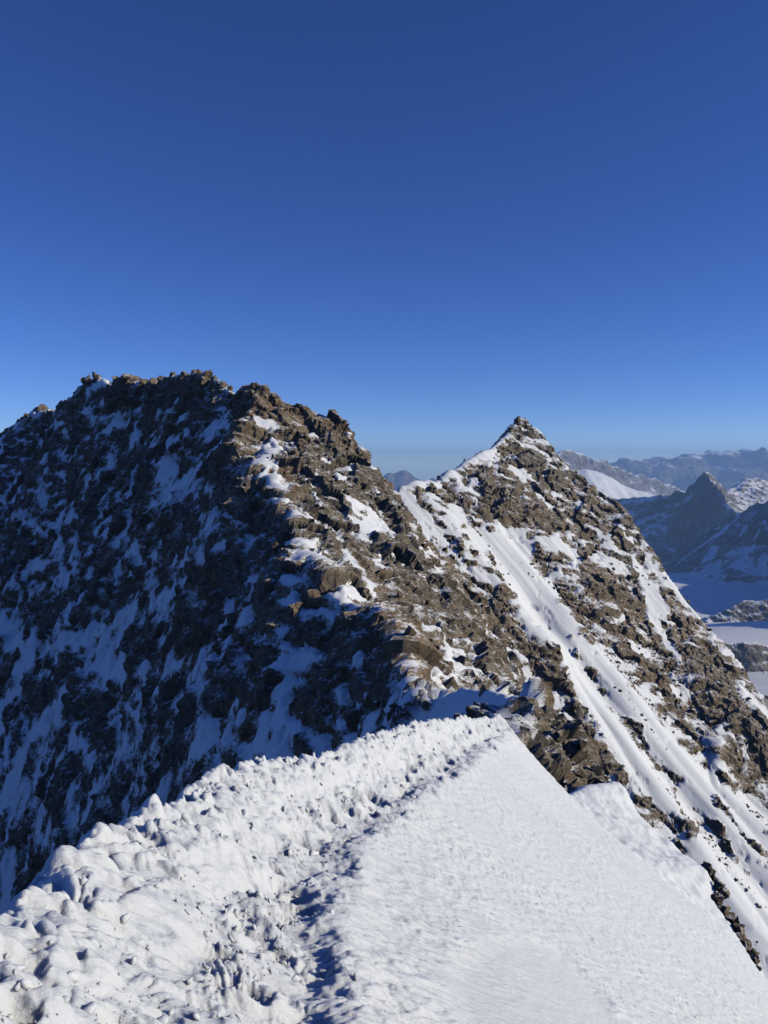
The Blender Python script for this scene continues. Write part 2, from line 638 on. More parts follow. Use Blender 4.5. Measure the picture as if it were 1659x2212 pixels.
def hull_rock(seed, n=14):
    r = random.Random(seed)
    bm = bmesh.new()
    for _ in range(n):
        v = Vector((r.uniform(-1, 1), r.uniform(-1, 1), r.uniform(-1, 1)))
        v = v / max(abs(v.x), abs(v.y), abs(v.z)) ** 0.75
        bm.verts.new((v.x, v.y * 0.8, v.z * 0.65))
    bmesh.ops.convex_hull(bm, input=bm.verts)
    for v in [v for v in bm.verts if not v.link_faces]:
        bm.verts.remove(v)
    bmesh.ops.triangulate(bm, faces=bm.faces)
    bm.verts.index_update()
    V = np.array([v.co[:] for v in bm.verts], np.float32)
    F = np.array([[v.index for v in f.verts] for f in bm.faces], np.int32)
    bm.free()
    return V, F


HULLS = [hull_rock(100 + k, 10 + k % 5) for k in range(14)]
HULL_MESH = {}


def rot_matrix(r):
    q = r.normal(size=4)
    q /= np.linalg.norm(q)
    w, x, y, z = q
    return np.array([[1 - 2 * (y * y + z * z), 2 * (x * y - z * w), 2 * (x * z + y * w)],
                     [2 * (x * y + z * w), 1 - 2 * (x * x + z * z), 2 * (y * z - x * w)],
                     [2 * (x * z - y * w), 2 * (y * z + x * w), 1 - 2 * (x * x + y * y)]], np.float32)


def scatter(parent, P, n, q, mat, count, lo, hi, rng, weight=None, single=0, part='rock_block'):
    """angular blocks bedded in the bare rock: the largest in view as parts, the rest as one mesh"""
    w = np.clip(0.5 - q, 0, 1) ** 0.7
    if weight is not None:
        w = w * weight
    w = w / w.sum()
    idx = rng.choice(len(P), count, p=w)
    size = lo * (hi / lo) ** (rng.random(count) ** 2.6)
    seen = size / np.linalg.norm(P[idx], axis=1)
    order = np.argsort(-seen)
    idx, size = idx[order], size[order]
    VV, FF, base = [], [], 0
    for k in range(count):
        h = int(rng.integers(len(HULLS)))
        V, F = HULLS[h]
        R = rot_matrix(rng)
        c = P[idx[k]] + n[idx[k]] * size[k] * (0.05 + 0.25 * rng.random())
        if k < single:
            key = (h, mat.name)
            if key not in HULL_MESH:
                me = bpy.data.meshes.new('rock_block')
                me.from_pydata(V.tolist(), [], F.tolist())
                me.materials.append(mat)
                HULL_MESH[key] = me
            o = bpy.data.objects.new(part, HULL_MESH[key])
            o.matrix_world = Matrix.Translation(Vector(c.tolist())) @ Matrix(R.tolist()).to_4x4() @ Matrix.Scale(float(size[k]), 4)
            col.objects.link(o)
            o.parent = parent
        else:
            VV.append((V * size[k]) @ R.T + c)
            FF.append(F + base)
            base += len(V)
    if VV:
        s = mesh_raw('scree', np.concatenate(VV), np.concatenate(FF), mat, parent)
        s['kind'] = 'stuff'


def AL(*t):
    """the shaded face swings away to the left, so it looks away from the sun"""
    return [at(p[0], p[1], p[2] * (1 + 0.20 * min(1.0, max(0.0, (430 - p[0]) / 430.0)))) for p in t]


# ---- the rocky mountain beyond the notch: crest rib towards us, shaded face left, sunlit face right
rib = A_((905, 1492, 136), (894, 1488, 140), (887, 1468, 143), (871, 1419, 150), (872, 1376, 157), (848, 1342, 165), (831, 1323, 168), (791, 1321, 175),
         (765, 1309, 179), (738, 1296, 185), (727, 1266, 190), (710, 1253, 193), (689, 1233, 198), (659, 1207, 206), (640, 1165, 213), (631, 1118, 221),
         (611, 1091, 229), (597, 1060, 236), (591, 1038, 240), (560, 1022, 245), (528, 1012, 250), (500, 1000, 254), (498, 975, 259), (507, 950, 264), (525, 914, 268), (538, 892, 272), (540, 860, 277), (548, 828, 284))
sky_l = AL((-120, 965, 410), (0, 936, 402), (25, 917, 400), (55, 893, 398), (74, 883, 396), (114, 888, 392), (126, 876, 388), (145, 855, 384), (169, 838, 379), (172, 826, 377), (186, 811, 374), (204, 805, 372),
           (222, 812, 369), (234, 823, 366), (250, 814, 364), (268, 812, 361), (281, 815, 359), (298, 822, 356), (331, 818, 351), (344, 810, 348), (370, 804, 343), (397, 801, 338), (430, 797, 331),
           (436, 793, 329), (450, 796, 326), (458, 807, 323), (481, 817, 318), (486, 831, 315), (504, 844, 308), (520, 840, 300), (533, 830, 290), (548, 828, 284))
sky_r = A_((548, 828, 284), (571, 836, 282), (588, 858, 281), (604, 868, 281), (627, 871, 282), (651, 880, 283), (664, 894, 284), (690, 897, 285), (717, 900, 285), (737, 917, 284), (753, 936, 282),
           (763, 952, 280), (783, 970, 278), (793, 1002, 275), (806, 1016, 273), (822, 1030, 270), (836, 1055, 268), (856, 1075, 265), (862, 1091, 263), (875, 1134, 259), (895, 1151, 256), (897, 1177, 253),
           (928, 1212, 248), (945, 1238, 245), (968, 1283, 239), (996, 1326, 233), (1018, 1379, 227), (1054, 1436, 219), (1100, 1489, 211), (1165, 1575, 201), (1269, 1700, 188))
pts = AL((300, 1000, 333), (300, 1250, 287), (300, 1500, 250), (300, 1700, 226), (300, 1900, 206),
         (0, 1200, 340), (0, 1500, 300), (0, 1900, 260), (0, 2200, 240), (150, 1000, 355), (150, 1250, 311), (150, 1500, 276), (150, 1750, 247), (150, 1950, 232),
         (450, 950, 295), (450, 1100, 265), (450, 1300, 231), (450, 1500, 205), (450, 1750, 182), (450, 1950, 167),
         (600, 1250, 203), (600, 1450, 181), (600, 1650, 161), (600, 1850, 148), (790, 1450, 158), (790, 1600, 145), (790, 1750, 135),
         (-300, 1000, 420), (-300, 1500, 320), (-300, 2000, 270), (-300, 2300, 250), (300, 2250, 185), (600, 2150, 132), (0, 2350, 228),
         (700, 1100, 243), (780, 1200, 231), (700, 1210, 213), (860, 1300, 213), (880, 1390, 196), (925, 1440, 185), (970, 1478, 188), (1020, 1465, 203), (640, 950, 268), (600, 960, 264), (700, 985, 267),
         (905, 1445, 158), (900, 1480, 146))
for p in sky_l[::2]:
    pts.append(off(p, 10, 60, -75))
for p in sky_r[:18:2]:
    pts.append(off(p, 45, 45, -60))
for p in sky_r[18::2]:
    pts.append(off(p, 30, 20, -48))
for p in rib[:6:2]:
    pts.append(off(p, 14, -2, -17))
pts += [(-350, 125, -190), (-350, 520, -60), (90, 125, -150), (90, 520, -260), (-100, 125, -170), (-30, 125, -86), (20, 125, -75), (45, 160, -90), (-330, 300, -120), (0, 470, -90), (-100, 510, -70)]
tinA = Tin(-350, 90, 125, 520, 0.54, [rib, sky_l, sky_r], pts, 2)

snowA_sun = [
    [(571, 930, 14), (560, 950, 8)], [(591, 968, 13), (581, 1005, 15), (571, 1038, 8)],
    [(727, 1081, 6), (760, 1110, 24), (775, 1150, 32), (800, 1182, 26), (850, 1200, 10)], [(750, 1095, 14), (790, 1130, 16), (830, 1170, 14)],
    [(677, 1038, 4), (690, 1065, 5), (713, 1085, 5)], [(735, 1045, 12)], [(660, 1045, 4), (672, 1075, 6), (690, 1110, 4)],
    [(670, 1134, 5), (703, 1160, 8), (730, 1194, 10), (753, 1233, 10), (783, 1283, 10)],
    [(660, 1194, 5), (690, 1223, 12), (720, 1256, 14), (743, 1283, 12), (790, 1310, 10), (805, 1318, 6)],
    [(793, 1220, 5), (826, 1246, 12), (806, 1252, 8)], [(902, 1243, 6)], [(624, 1085, 5), (650, 1121, 5)], [(796, 1015, 5)], [(813, 1041, 5)], [(803, 1061, 6)],
    [(640, 1105, 3), (680, 1150, 5), (700, 1190, 5)], [(700, 1140, 4), (725, 1170, 5)],
    [(864, 1299, 3), (890, 1352, 5), (930, 1405, 5)], [(950, 1365, 5), (963, 1412, 14), (985, 1450, 22), (1000, 1480, 22), (960, 1495, 14)], [(925, 1490, 10), (940, 1500, 10)],
    [(805, 1217, 8), (815, 1250, 8)], [(705, 1000, 8), (690, 1003, 4)], [(665, 905, 4)], [(1040, 1445, 6), (1075, 1462, 6), (1120, 1500, 5), (1150, 1528, 5)], [(870, 1330, 3), (905, 1390, 4)]]
snowA_sh = [
    [(473, 972, 5), (440, 1015, 10), (407, 1051, 16), (374, 1078, 18), (347, 1108, 14)], [(405, 1080, 12), (400, 1110, 8)], [(298, 920, 5), (298, 960, 10)],
    [(465, 1035, 5), (470, 1075, 8)], [(490, 1115, 8), (530, 1140, 7)], [(192, 846, 8), (231, 832, 9)], [(129, 905, 8), (146, 928, 8)], [(212, 886, 8), (185, 890, 6)], [(160, 947, 6)],
    [(5, 950, 8), (5, 975, 8)], [(48, 1030, 6), (15, 1070, 6)], [(100, 998, 8)], [(120, 1015, 8), (140, 1025, 6)], [(50, 1114, 4), (75, 1140, 6), (112, 1165, 7)], [(142, 1111, 5), (140, 1165, 14)],
    [(70, 1066, 8)], [(305, 1172, 10), (315, 1212, 16), (300, 1237, 12)], [(350, 1204, 12)], [(80, 1222, 14), (112, 1233, 14)], [(410, 1217, 9), (463, 1210, 9), (509, 1177, 10)], [(529, 1200, 8)],
    [(430, 1256, 10), (387, 1283, 10)], [(175, 1227, 8)], [(390, 1283, 9), (347, 1306, 10)], [(298, 1319, 14), (265, 1346, 16), (225, 1366, 12), (159, 1389, 14), (116, 1386, 10)],
    [(493, 1322, 8), (480, 1405, 8), (470, 1438, 10)], [(7, 1306, 10), (26, 1385, 14), (79, 1405, 14), (73, 1438, 14), (50, 1488, 14), (20, 1524, 14), (10, 1587, 14)], [(139, 1422, 5), (129, 1471, 7)],
    [(145, 1504, 10), (116, 1547, 14), (89, 1590, 14), (66, 1630, 18), (40, 1686, 20), (20, 1736, 16)], [(265, 1438, 14), (284, 1471, 14), (231, 1451, 10)], [(179, 1597, 16), (185, 1623, 14), (142, 1647, 12)],
    [(291, 1524, 10), (324, 1557, 10)], [(387, 1617, 12), (410, 1633, 10)], [(281, 1613, 8), (317, 1620, 8)], [(529, 1478, 8), (532, 1521, 8)], [(679, 1250, 8), (649, 1250, 12)], [(751, 1306, 7), (775, 1321, 6)],
    [(639, 1415, 9), (669, 1445, 9), (705, 1471, 8)], [(791, 1438, 7), (778, 1504, 7), (781, 1570, 8), (768, 1614, 10)], [(854, 1481, 8), (824, 1498, 8), (798, 1524, 8)], [(510, 1471, 12), (526, 1537, 12)], [(500, 1355, 10)],
    [(616, 1372, 8)], [(824, 1580, 16), (801, 1604, 16)], [(900, 1531, 14), (864, 1564, 14)], [(600, 1604, 8)], [(732, 1597, 8)], [(43, 1730, 14), (30, 1812, 16), (35, 1862, 18), (20, 1960, 25)], [(132, 1763, 8), (110, 1822, 10)],
    [(480, 1590, 10), (440, 1640, 10)], [(560, 1300, 8), (530, 1330, 10)], [(640, 1290, 10), (610, 1310, 8)], [(350, 1660, 8), (340, 1720, 8)], [(230, 1700, 10), (200, 1760, 12)], [(460, 880, 4), (440, 920, 6)], [(500, 880, 4), (470, 930, 6), (455, 960, 6)],
    [(390, 850, 4), (388, 865, 6)], [(340, 880, 3), (338, 905, 5)], [(250, 870, 5), (262, 890, 5)]]
rockA = [
    [(430, 1345, 22), (460, 1340, 24), (445, 1385, 22)], [(400, 1370, 16), (420, 1400, 14)], [(235, 1575, 18), (255, 1590, 20)], [(110, 950, 20), (90, 990, 18)], [(60, 1190, 22), (30, 1220, 20)], [(90, 1300, 24), (120, 1330, 22)],
    [(480, 1000, 16), (500, 1030, 18), (520, 1070, 18)], [(550, 1090, 18), (570, 1140, 16)], [(650, 1370, 20), (690, 1400, 22), (740, 1390, 22)], [(800, 1350, 18), (840, 1370, 14)], [(330, 850, 16), (330, 900, 16)],
    [(400, 830, 20), (430, 870, 18)], [(640, 900, 20), (700, 930, 22), (750, 980, 18)], [(820, 1080, 16), (860, 1150, 16), (890, 1220, 14)], [(950, 1310, 20), (985, 1350, 20)], [(940, 1290, 14), (910, 1300, 14)], [(620, 1000, 16), (650, 1010, 14)],
    [(840, 1260, 10), (860, 1280, 12)], [(520, 1480, 16), (560, 1500, 16)], [(640, 1490, 20), (680, 1520, 18)], [(600, 1170, 10), (640, 1195, 10)], [(890, 1180, 8), (900, 1190, 8)]]


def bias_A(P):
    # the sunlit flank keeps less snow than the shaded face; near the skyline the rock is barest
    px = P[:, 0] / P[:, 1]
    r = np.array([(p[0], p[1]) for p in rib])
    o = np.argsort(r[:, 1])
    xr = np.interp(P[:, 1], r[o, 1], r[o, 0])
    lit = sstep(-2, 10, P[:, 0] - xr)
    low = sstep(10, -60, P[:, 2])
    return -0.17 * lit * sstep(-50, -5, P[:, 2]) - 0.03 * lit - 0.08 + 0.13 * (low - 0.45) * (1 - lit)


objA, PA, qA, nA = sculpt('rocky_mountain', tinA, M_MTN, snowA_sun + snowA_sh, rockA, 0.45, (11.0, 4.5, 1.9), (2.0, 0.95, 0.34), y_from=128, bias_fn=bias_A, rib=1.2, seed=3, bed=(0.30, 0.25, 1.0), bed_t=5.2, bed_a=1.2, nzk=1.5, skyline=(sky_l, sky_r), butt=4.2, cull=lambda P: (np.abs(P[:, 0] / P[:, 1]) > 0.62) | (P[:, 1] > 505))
tag(objA, 'broad rocky mountain with a dark shaded snow-streaked face and a brown sunlit flank', 'mountain', kind='structure')
rngA = np.random.default_rng(21)
vis = (np.abs(PA[:, 0] / PA[:, 1]) < 0.55).astype(np.float32)
scatter(objA, PA, nA, qA, M_MTN, 1300, 0.3, 1.9, rngA, vis, single=300)

# ---- the pyramid: ridge from a snowy col up to a pointed summit, face of couloirs and ribs
crest = A_((790, 1085, 462), (842, 1059, 475), (871, 1050, 482), (887, 1040, 486), (900, 1036, 490), (914, 1039, 494), (927, 1036, 499), (937, 1042, 503), (947, 1035, 507), (966, 1019, 515), (973, 1011, 519), (980, 1017, 521),
           (993, 1009, 526), (1006, 996, 532), (1033, 977, 544), (1042, 972, 548), (1062, 966, 558), (1079, 953, 568), (1092, 945, 577), (1108, 922, 589), (1119, 908, 595), (1128, 899, 600))
rskY = [((1128, 899), 600), ((1147, 914), 598), ((1167, 931), 596), ((1180, 951), 593), ((1190, 967), 590), ((1210, 990), 586), ((1233, 1013), 581), ((1256, 1034), 576), ((1282, 1047), 571), ((1322, 1074), 563),
        ((1339, 1086), 559), ((1357, 1113), 554), ((1375, 1146), 549), ((1401, 1182), 543), ((1421, 1208), 538), ((1434, 1235), 534), ((1454, 1261), 529), ((1474, 1294), 524), ((1501, 1321), 518), ((1507, 1341), 516),
        ((1534, 1364), 511), ((1557, 1380), 508), ((1580, 1410), 503), ((1597, 1432), 499), ((1623, 1479), 491), ((1659, 1518), 484), ((1760, 1640), 468), ((1900, 1800), 450)]
rsk = A_(*[(a[0], a[1], y) for a, y in rskY])
FD = np.array((0.77, -0.64))
ptsB = []
for k, c in enumerate(crest):
    frac = k / (len(crest) - 1)
    for t, s in ((35, 0.98), (90, 1.0), (170, 1.0), (260, 0.98), (340, 0.97)):
        if frac > 0.75 and t < 100:
            continue
        ptsB.append((c[0] + FD[0] * t, c[1] + FD[1] * t, c[2] - s * t - 3.5 * math.sin(k * 1.3) * min(1, t / 90)))
    ptsB.append(off(c, -40, 45, -60))
    ptsB.append(off(c, -90, 100, -140))
keepB = []
for p in ptsB:
    r0 = np.array([(q[0], q[1]) for q in rsk])
    dmin = np.sqrt(((r0 - np.array(p[:2])) ** 2).sum(1)).min()
    if dmin > 18:
        keepB.append(p)
ptsB = keepB
for p in rsk[2:]:
    ptsB.append(off(p, 30, 32, -45))
    ptsB.append(off(p, 80, 80, -120))
ptsB += A_((1240, 1130, 540), (1180, 1050, 556), (1300, 1220, 512), (1400, 1400, 478), (1500, 1560, 452), (1600, 1720, 434))
ptsB += [(-60, 180, -330), (420, 180, -620), (420, 700, -420), (-60, 700, -260), (60, 180, -345), (250, 180, -480)]
tinB = Tin(-60, 420, 180, 700, 0.8, [crest, rsk], ptsB, 2)

snowB = [
    [(852, 1060, 10), (866, 1072, 16), (882, 1090, 19), (900, 1125, 18), (915, 1150, 15), (931, 1181, 14), (949, 1214, 14), (968, 1247, 14), (985, 1280, 13), (1005, 1320, 12), (1030, 1365, 11)],
    [(983, 1108, 4), (1006, 1141, 8), (1033, 1174, 9), (1044, 1183, 6)], [(953, 1095, 5), (975, 1125, 7)], [(927, 1135, 5), (973, 1188, 9), (1000, 1224, 10), (1033, 1250, 10)],
    [(870, 1048, 10), (890, 1052, 12), (905, 1050, 12)], [(915, 1047, 8), (945, 1050, 8)], [(947, 1037, 6), (975, 1018, 5), (993, 1011, 4)], [(1006, 998, 5), (1033, 982, 9), (1050, 983, 9), (1062, 970, 7), (1080, 957, 6), (1097, 946, 5)],
    [(983, 1029, 6), (1000, 1055, 8), (1029, 1078, 8)], [(1003, 1022, 3), (1033, 1049, 4)],
    [(1048, 1158, 8), (1075, 1180, 24), (1100, 1207, 34), (1123, 1247, 38), (1138, 1287, 40), (1165, 1340, 42), (1206, 1399, 38)], [(1120, 1165, 12), (1145, 1192, 12)], [(1165, 1165, 8), (1200, 1182, 14), (1230, 1192, 12)],
    [(1270, 1200, 6), (1300, 1215, 13), (1330, 1232, 11), (1350, 1245, 7)], [(1365, 1200, 6), (1377, 1237, 12), (1400, 1275, 14), (1420, 1308, 14), (1440, 1340, 8)], [(1398, 1212, 6), (1441, 1258, 11), (1470, 1295, 11), (1500, 1330, 6)],
    [(1395, 1291, 8), (1405, 1325, 10), (1428, 1357, 8), (1448, 1394, 6)], [(1401, 1336, 8), (1428, 1373, 8), (1461, 1426, 8)], [(1444, 1489, 10), (1477, 1515, 8)], [(1600, 1478, 5), (1625, 1515, 14), (1650, 1545, 16), (1690, 1590, 14)],
    [(1583, 1590, 5), (1606, 1614, 8)], [(1355, 1396, 10), (1391, 1416, 10)], [(1282, 1366, 8), (1300, 1372, 6)], [(1290, 1338, 4), (1340, 1345, 5)], [(1236, 1012, 4), (1282, 1046, 6), (1322, 1076, 4)], [(1125, 926, 5)], [(1128, 963, 6)],
    [(1161, 976, 7)], [(1180, 994, 7)], [(1112, 1016, 12), (1130, 1020, 6)], [(1244, 1100, 10), (1280, 1120, 6)], [(1190, 1070, 4), (1230, 1075, 5)], [(1340, 1140, 5), (1360, 1170, 6)], [(1280, 1150, 6), (1310, 1170, 6), (1330, 1200, 5)],
    [(1206, 1399, 38), (1235, 1450, 30), (1265, 1510, 26), (1300, 1570, 26), (1335, 1620, 26), (1375, 1665, 24), (1420, 1710, 20)], [(1230, 1370, 10), (1290, 1420, 18), (1330, 1480, 22), (1390, 1560, 24), (1440, 1620, 26), (1500, 1680, 30), (1560, 1740, 30), (1640, 1820, 30), (1720, 1900, 30)],
    [(1030, 1365, 11), (1060, 1410, 12), (1090, 1440, 12), (1120, 1490, 13), (1150, 1530, 14), (1200, 1580, 14), (1240, 1630, 16), (1290, 1680, 18), (1340, 1730, 18)],
    [(1400, 1700, 18), (1450, 1745, 10)], [(1470, 1800, 8), (1560, 1880, 40), (1620, 1960, 60), (1700, 2060, 80)], [(1480, 1720, 14), (1540, 1770, 12), (1600, 1850, 20), (1660, 1920, 30)], [(1545, 1650, 12), (1600, 1720, 12), (1655, 1770, 14)]]
rockB = [
    [(1106, 930, 5), (1118, 920, 6), (1134, 932, 8)],
    [(895, 1055, 3), (905, 1075, 9), (915, 1100, 12), (935, 1110, 10)], [(960, 1050, 10), (975, 1075, 14), (1000, 1090, 14)], [(1040, 1010, 12), (1050, 1050, 16), (1060, 1090, 20), (1040, 1110, 16)], [(940, 1165, 8), (960, 1195, 9), (978, 1225, 8)],
    [(985, 1232, 6), (1026, 1257, 14), (1066, 1297, 22), (1099, 1345, 22), (1117, 1376, 22), (1160, 1426, 25), (1193, 1465, 24), (1226, 1515, 25), (1249, 1555, 26), (1289, 1601, 24), (1309, 1647, 18), (1335, 1680, 12)],
    [(966, 1257, 9), (1000, 1310, 13), (1040, 1365, 15), (1070, 1410, 15), (1105, 1455, 13), (1140, 1505, 9)], [(1045, 1175, 6), (1060, 1210, 9), (1085, 1260, 8)], [(1010, 1165, 7), (1030, 1195, 9), (1060, 1235, 8)],
    [(1146, 1360, 6)], [(1176, 1399, 4), (1200, 1422, 5)], [(1223, 1403, 4), (1243, 1419, 5)], [(1269, 1449, 9), (1296, 1488, 10)], [(1315, 1472, 7), (1340, 1510, 9), (1368, 1541, 13)],
    [(1335, 1548, 9), (1375, 1568, 14), (1408, 1598, 14), (1434, 1634, 12)], [(1385, 1614, 9), (1420, 1648, 12), (1458, 1674, 12), (1478, 1713, 8)],
    [(1375, 1690, 14), (1421, 1740, 23), (1474, 1780, 19), (1500, 1819, 18), (1524, 1852, 14), (1545, 1890, 8)], [(1490, 1740, 12), (1540, 1789, 18), (1573, 1832, 16), (1600, 1875, 10)], [(1530, 1727, 9), (1570, 1770, 12), (1606, 1806, 12), (1650, 1850, 10)], [(1504, 1670, 6), (1527, 1684, 6)],
    [(1620, 1765, 10), (1650, 1790, 12)], [(1640, 1850, 10), (1660, 1880, 12)],
    [(1265, 1270, 22), (1320, 1290, 24), (1370, 1320, 20)], [(1230, 1310, 16), (1290, 1340, 20), (1360, 1370, 18)], [(1100, 1090, 22), (1150, 1110, 24), (1200, 1130, 20)], [(1230, 1120, 14), (1260, 1140, 14)], [(1120, 970, 14), (1150, 1000, 18), (1100, 1000, 10)],
    [(1420, 1460, 14), (1460, 1560, 18), (1500, 1600, 18)], [(1520, 1390, 12), (1560, 1460, 18), (1600, 1550, 20), (1640, 1640, 20)], [(1560, 1680, 12), (1620, 1710, 18)]]


def bias_B(P):
    r = A_((985, 1090, 500), (1085, 1131, 470), (1252, 1376, 440), (1315, 1412, 436), (1362, 1455, 430), (1415, 1515, 424), (1461, 1578, 418), (1520, 1624, 412), (1573, 1667, 408), (1659, 1756, 398))
    vx = P[:, 0] / P[:, 1]
    vz = P[:, 2] / P[:, 1]
    rx = np.array([p[0] / p[1] for p in r])
    rz = np.array([p[2] / p[1] for p in r])
    up = vz - np.interp(vx, rx, rz)
    cx = np.array([(c[0], c[1]) for c in crest])
    xc = np.interp(P[:, 1], cx[:, 1], cx[:, 0])
    near = sstep(9, 2, np.abs(P[:, 0] - xc)) * sstep(88, 76, P[:, 0]) * (P[:, 1] > 455)
    streak = fbm(np.stack([(P[:, 0] * 0.64 + P[:, 1] * 0.77) / 7.0, (P[:, 0] * 0.77 - P[:, 1] * 0.64) / 60.0, P[:, 2] * 0], 1), 3, 79)
    return 0.33 + 0.45 * near + 0.16 * streak - 0.47 * sstep(-0.02, 0.03, up) + 0.20 * fbm(P / np.array((26.0, 26.0, 3.2)), 3, 77) * sstep(-0.02, 0.03, up)


objB, PB, qB, nB = sculpt('pyramid_peak', tinB, M_PYR, snowB, rockB, 0.42, (15.0, 6.0, 2.6), (1.7, 0.9, 0.4), y_from=215, bias_fn=bias_B, rib=1.8, seed=41, nzk=1.3, bed=(0.22, 0.0, 1.0), bed_t=8.0, bed_a=1.5, skyline=(crest, rsk), butt=3.6, patch=70.0, runnel=0.4,
                          cull=lambda P: (P[:, 0] / P[:, 1] < -0.05) | (P[:, 0] / P[:, 1] > 0.62) | (P[:, 2] / P[:, 1] < -0.95))
tag(objB, 'pointed pyramid peak with brown banded rock and long white couloirs', 'mountain', kind='structure')
visB = ((PB[:, 0] / PB[:, 1] > -0.02) & (PB[:, 0] / PB[:, 1] < 0.53)).astype(np.float32)
scatter(objB, PB, nB, qB, M_PYR, 1200, 0.4, 2.2, np.random.default_rng(22), visB, single=300)


# small stones strewn down the couloirs in lines
ua = (PB[:, 0] * 0.64 + PB[:, 1] * 0.77)
ub = (PB[:, 0] * 0.77 - PB[:, 1] * 0.64)
line = sstep(0.12, 0.5, perlin(np.stack([ua / 6.0, ub / 70.0, 0 * ua], 1), 401) + 0.5 * perlin(np.stack([ua / 20.0, ub / 40.0, 0 * ua], 1), 402))
scatter(objB, PB, nB, np.zeros(len(PB)), M_PYR, 2600, 0.22, 1.3, np.random.default_rng(25), visB * line * sstep(0.25, 0.6, qB) * (PB[:, 2] / PB[:, 1] < -0.13))

def chipped_block(name, c, size, squash, seed, mat, parent, base=(0, 0, 0), tilt=0.0):
    """an angular block with broken faces and edges"""
    r = np.random.default_rng(seed)
    V, F = HULLS[int(r.integers(len(HULLS)))]
    W = V * np.array(squash) * size
    bm = bmesh.new()
    vv = [bm.verts.new(v) for v in W.tolist()]
    for f in F.tolist():
        bm.faces.new([vv[k] for k in f])
    bmesh.ops.subdivide_edges(bm, edges=bm.edges, cuts=3, use_grid_fill=True)
    Q = np.array([v.co[:] for v in bm.verts], np.float32)
    hv, ed = cells(Q / (size * 0.45) + seed, seed, 1.0)
    k = 1 + 0.18 * hv - 0.08 * (1 - sstep(0, 0.15, ed))
    for v, kk in zip(bm.verts, k):
        v.co *= float(kk)
    me = bpy.data.meshes.new(name)
    bm.to_mesh(me)
    bm.free()
    me.materials.append(mat)
    o = bpy.data.objects.new(name, me)
    o.matrix_world = Matrix.Translation(Vector(c) - Vector(base)) @ Matrix.Rotation(tilt, 4, 'Y') @ Matrix.Rotation(float(r.random() * 6.28), 4, 'Z')
    col.objects.link(o)
    o.parent = parent
    return o


# towers and broken blocks along the skyline
for k, (vx, vy, Y, w, h) in enumerate(((76, 886, 396, 5, 6), (112, 889, 392, 4, 5), (190, 812, 376, 7, 6), (205, 808, 372, 9, 6), (214, 812, 371, 8, 5), (250, 818, 364, 5, 7), (267, 816, 361, 6, 6), (283, 820, 358, 6, 9), (330, 822, 351, 6, 6),
                                       (347, 815, 347, 8, 6), (372, 808, 343, 6, 7), (398, 807, 338, 8, 7), (418, 804, 334, 5, 8), (437, 803, 329, 7, 12), (450, 806, 326, 7, 11), (462, 818, 322, 7, 9), (479, 824, 318, 7, 9), (498, 838, 311, 4, 8),
                                       (535, 835, 289, 9, 8), (552, 834, 284, 9, 8), (573, 844, 282, 10, 10), (590, 864, 281, 8, 7), (606, 874, 281, 8, 6), (630, 877, 282, 9, 7), (648, 884, 283, 8, 8), (692, 902, 285, 8, 6), (716, 906, 285, 9, 8),
                                       (738, 923, 284, 8, 8), (753, 942, 282, 7, 9), (766, 962, 279, 7, 10), (781, 976, 277, 6, 10), (792, 1005, 275, 6, 9), (806, 1022, 273, 7, 9), (820, 1035, 270, 7, 8), (857, 1082, 265, 7, 8), (874, 1135, 259, 6, 8), (894, 1162, 255, 9, 9), (926, 1215, 248, 8, 8), (946, 1244, 245, 8, 9), (968, 1290, 239, 8, 9), (996, 1332, 233, 7, 8), (598, 1180, 214, 8, 14), (640, 1190, 208, 8, 12), (724, 1275, 190, 6, 9), (848, 1355, 166, 8, 9), (868, 1400, 155, 7, 12))):
    Y *= 1 + 0.20 * max(0.0, (430 - vx) / 430.0)
    p = at(vx, vy, Y)
    s_ = h * SC * Y / FPX * 1.3
    p = (p[0], p[1], p[2] - 0.35 * s_)
    chipped_block('rock_tower', p, s_, (0.9 * w / h, 0.8, 1.45), 500 + k, M_MTN, objA, tilt=0.25 * math.sin(k * 2.3))
# ---- the shaded snowy notch just behind the near ridge, with a brown rock buttress on its sunny side
ncrest = A_((1090, 1640, 52), (1100, 1610, 55), (1114, 1578, 59), (1122, 1545, 63), (1132, 1519, 68), (1122, 1503, 73), (1108, 1499, 77), (1099, 1500, 79), (1098, 1483, 83), (1075, 1482, 88), (1060, 1483, 92), (1040, 1486, 97), (1000, 1481, 105),
            (975, 1493, 115), (945, 1507, 125), (920, 1502, 132), (905, 1491, 137), (894, 1488, 141), (885, 1470, 146))
nsky = A_((1099, 1500, 79), (1134, 1511, 76), (1154, 1518, 73), (1167, 1530, 71), (1183, 1553, 69), (1197, 1577, 67), (1220, 1614, 65), (1246, 1649, 63), (1269, 1682, 61), (1300, 1725, 59))
ptsN = []
for k, p in enumerate(ncrest):
    ptsN.append(off(p, -9, -7, -14))
    ptsN.append(off(p, -28, -22, -46))
    if p[1] > 80:
        ptsN.append(off(p, 10, 4, -13))
        ptsN.append(off(p, 30, 12, -44))
for p in nsky:
    ptsN.append(off(p, 6, 7, -16))
    ptsN.append(off(p, 14, 16, -60))
ptsN += A_((1150, 1600, 61), (1190, 1650, 59), (1215, 1690, 57), (1180, 1580, 64), (1160, 1680, 53), (1240, 1690, 58))
ptsN += [(-45, 38, -60), (75, 38, -60), (-45, 152, -110), (75, 152, -110)]
tinN = Tin(-45, 75, 38, 152, 0.22, [ncrest, nsky], ptsN, 3)
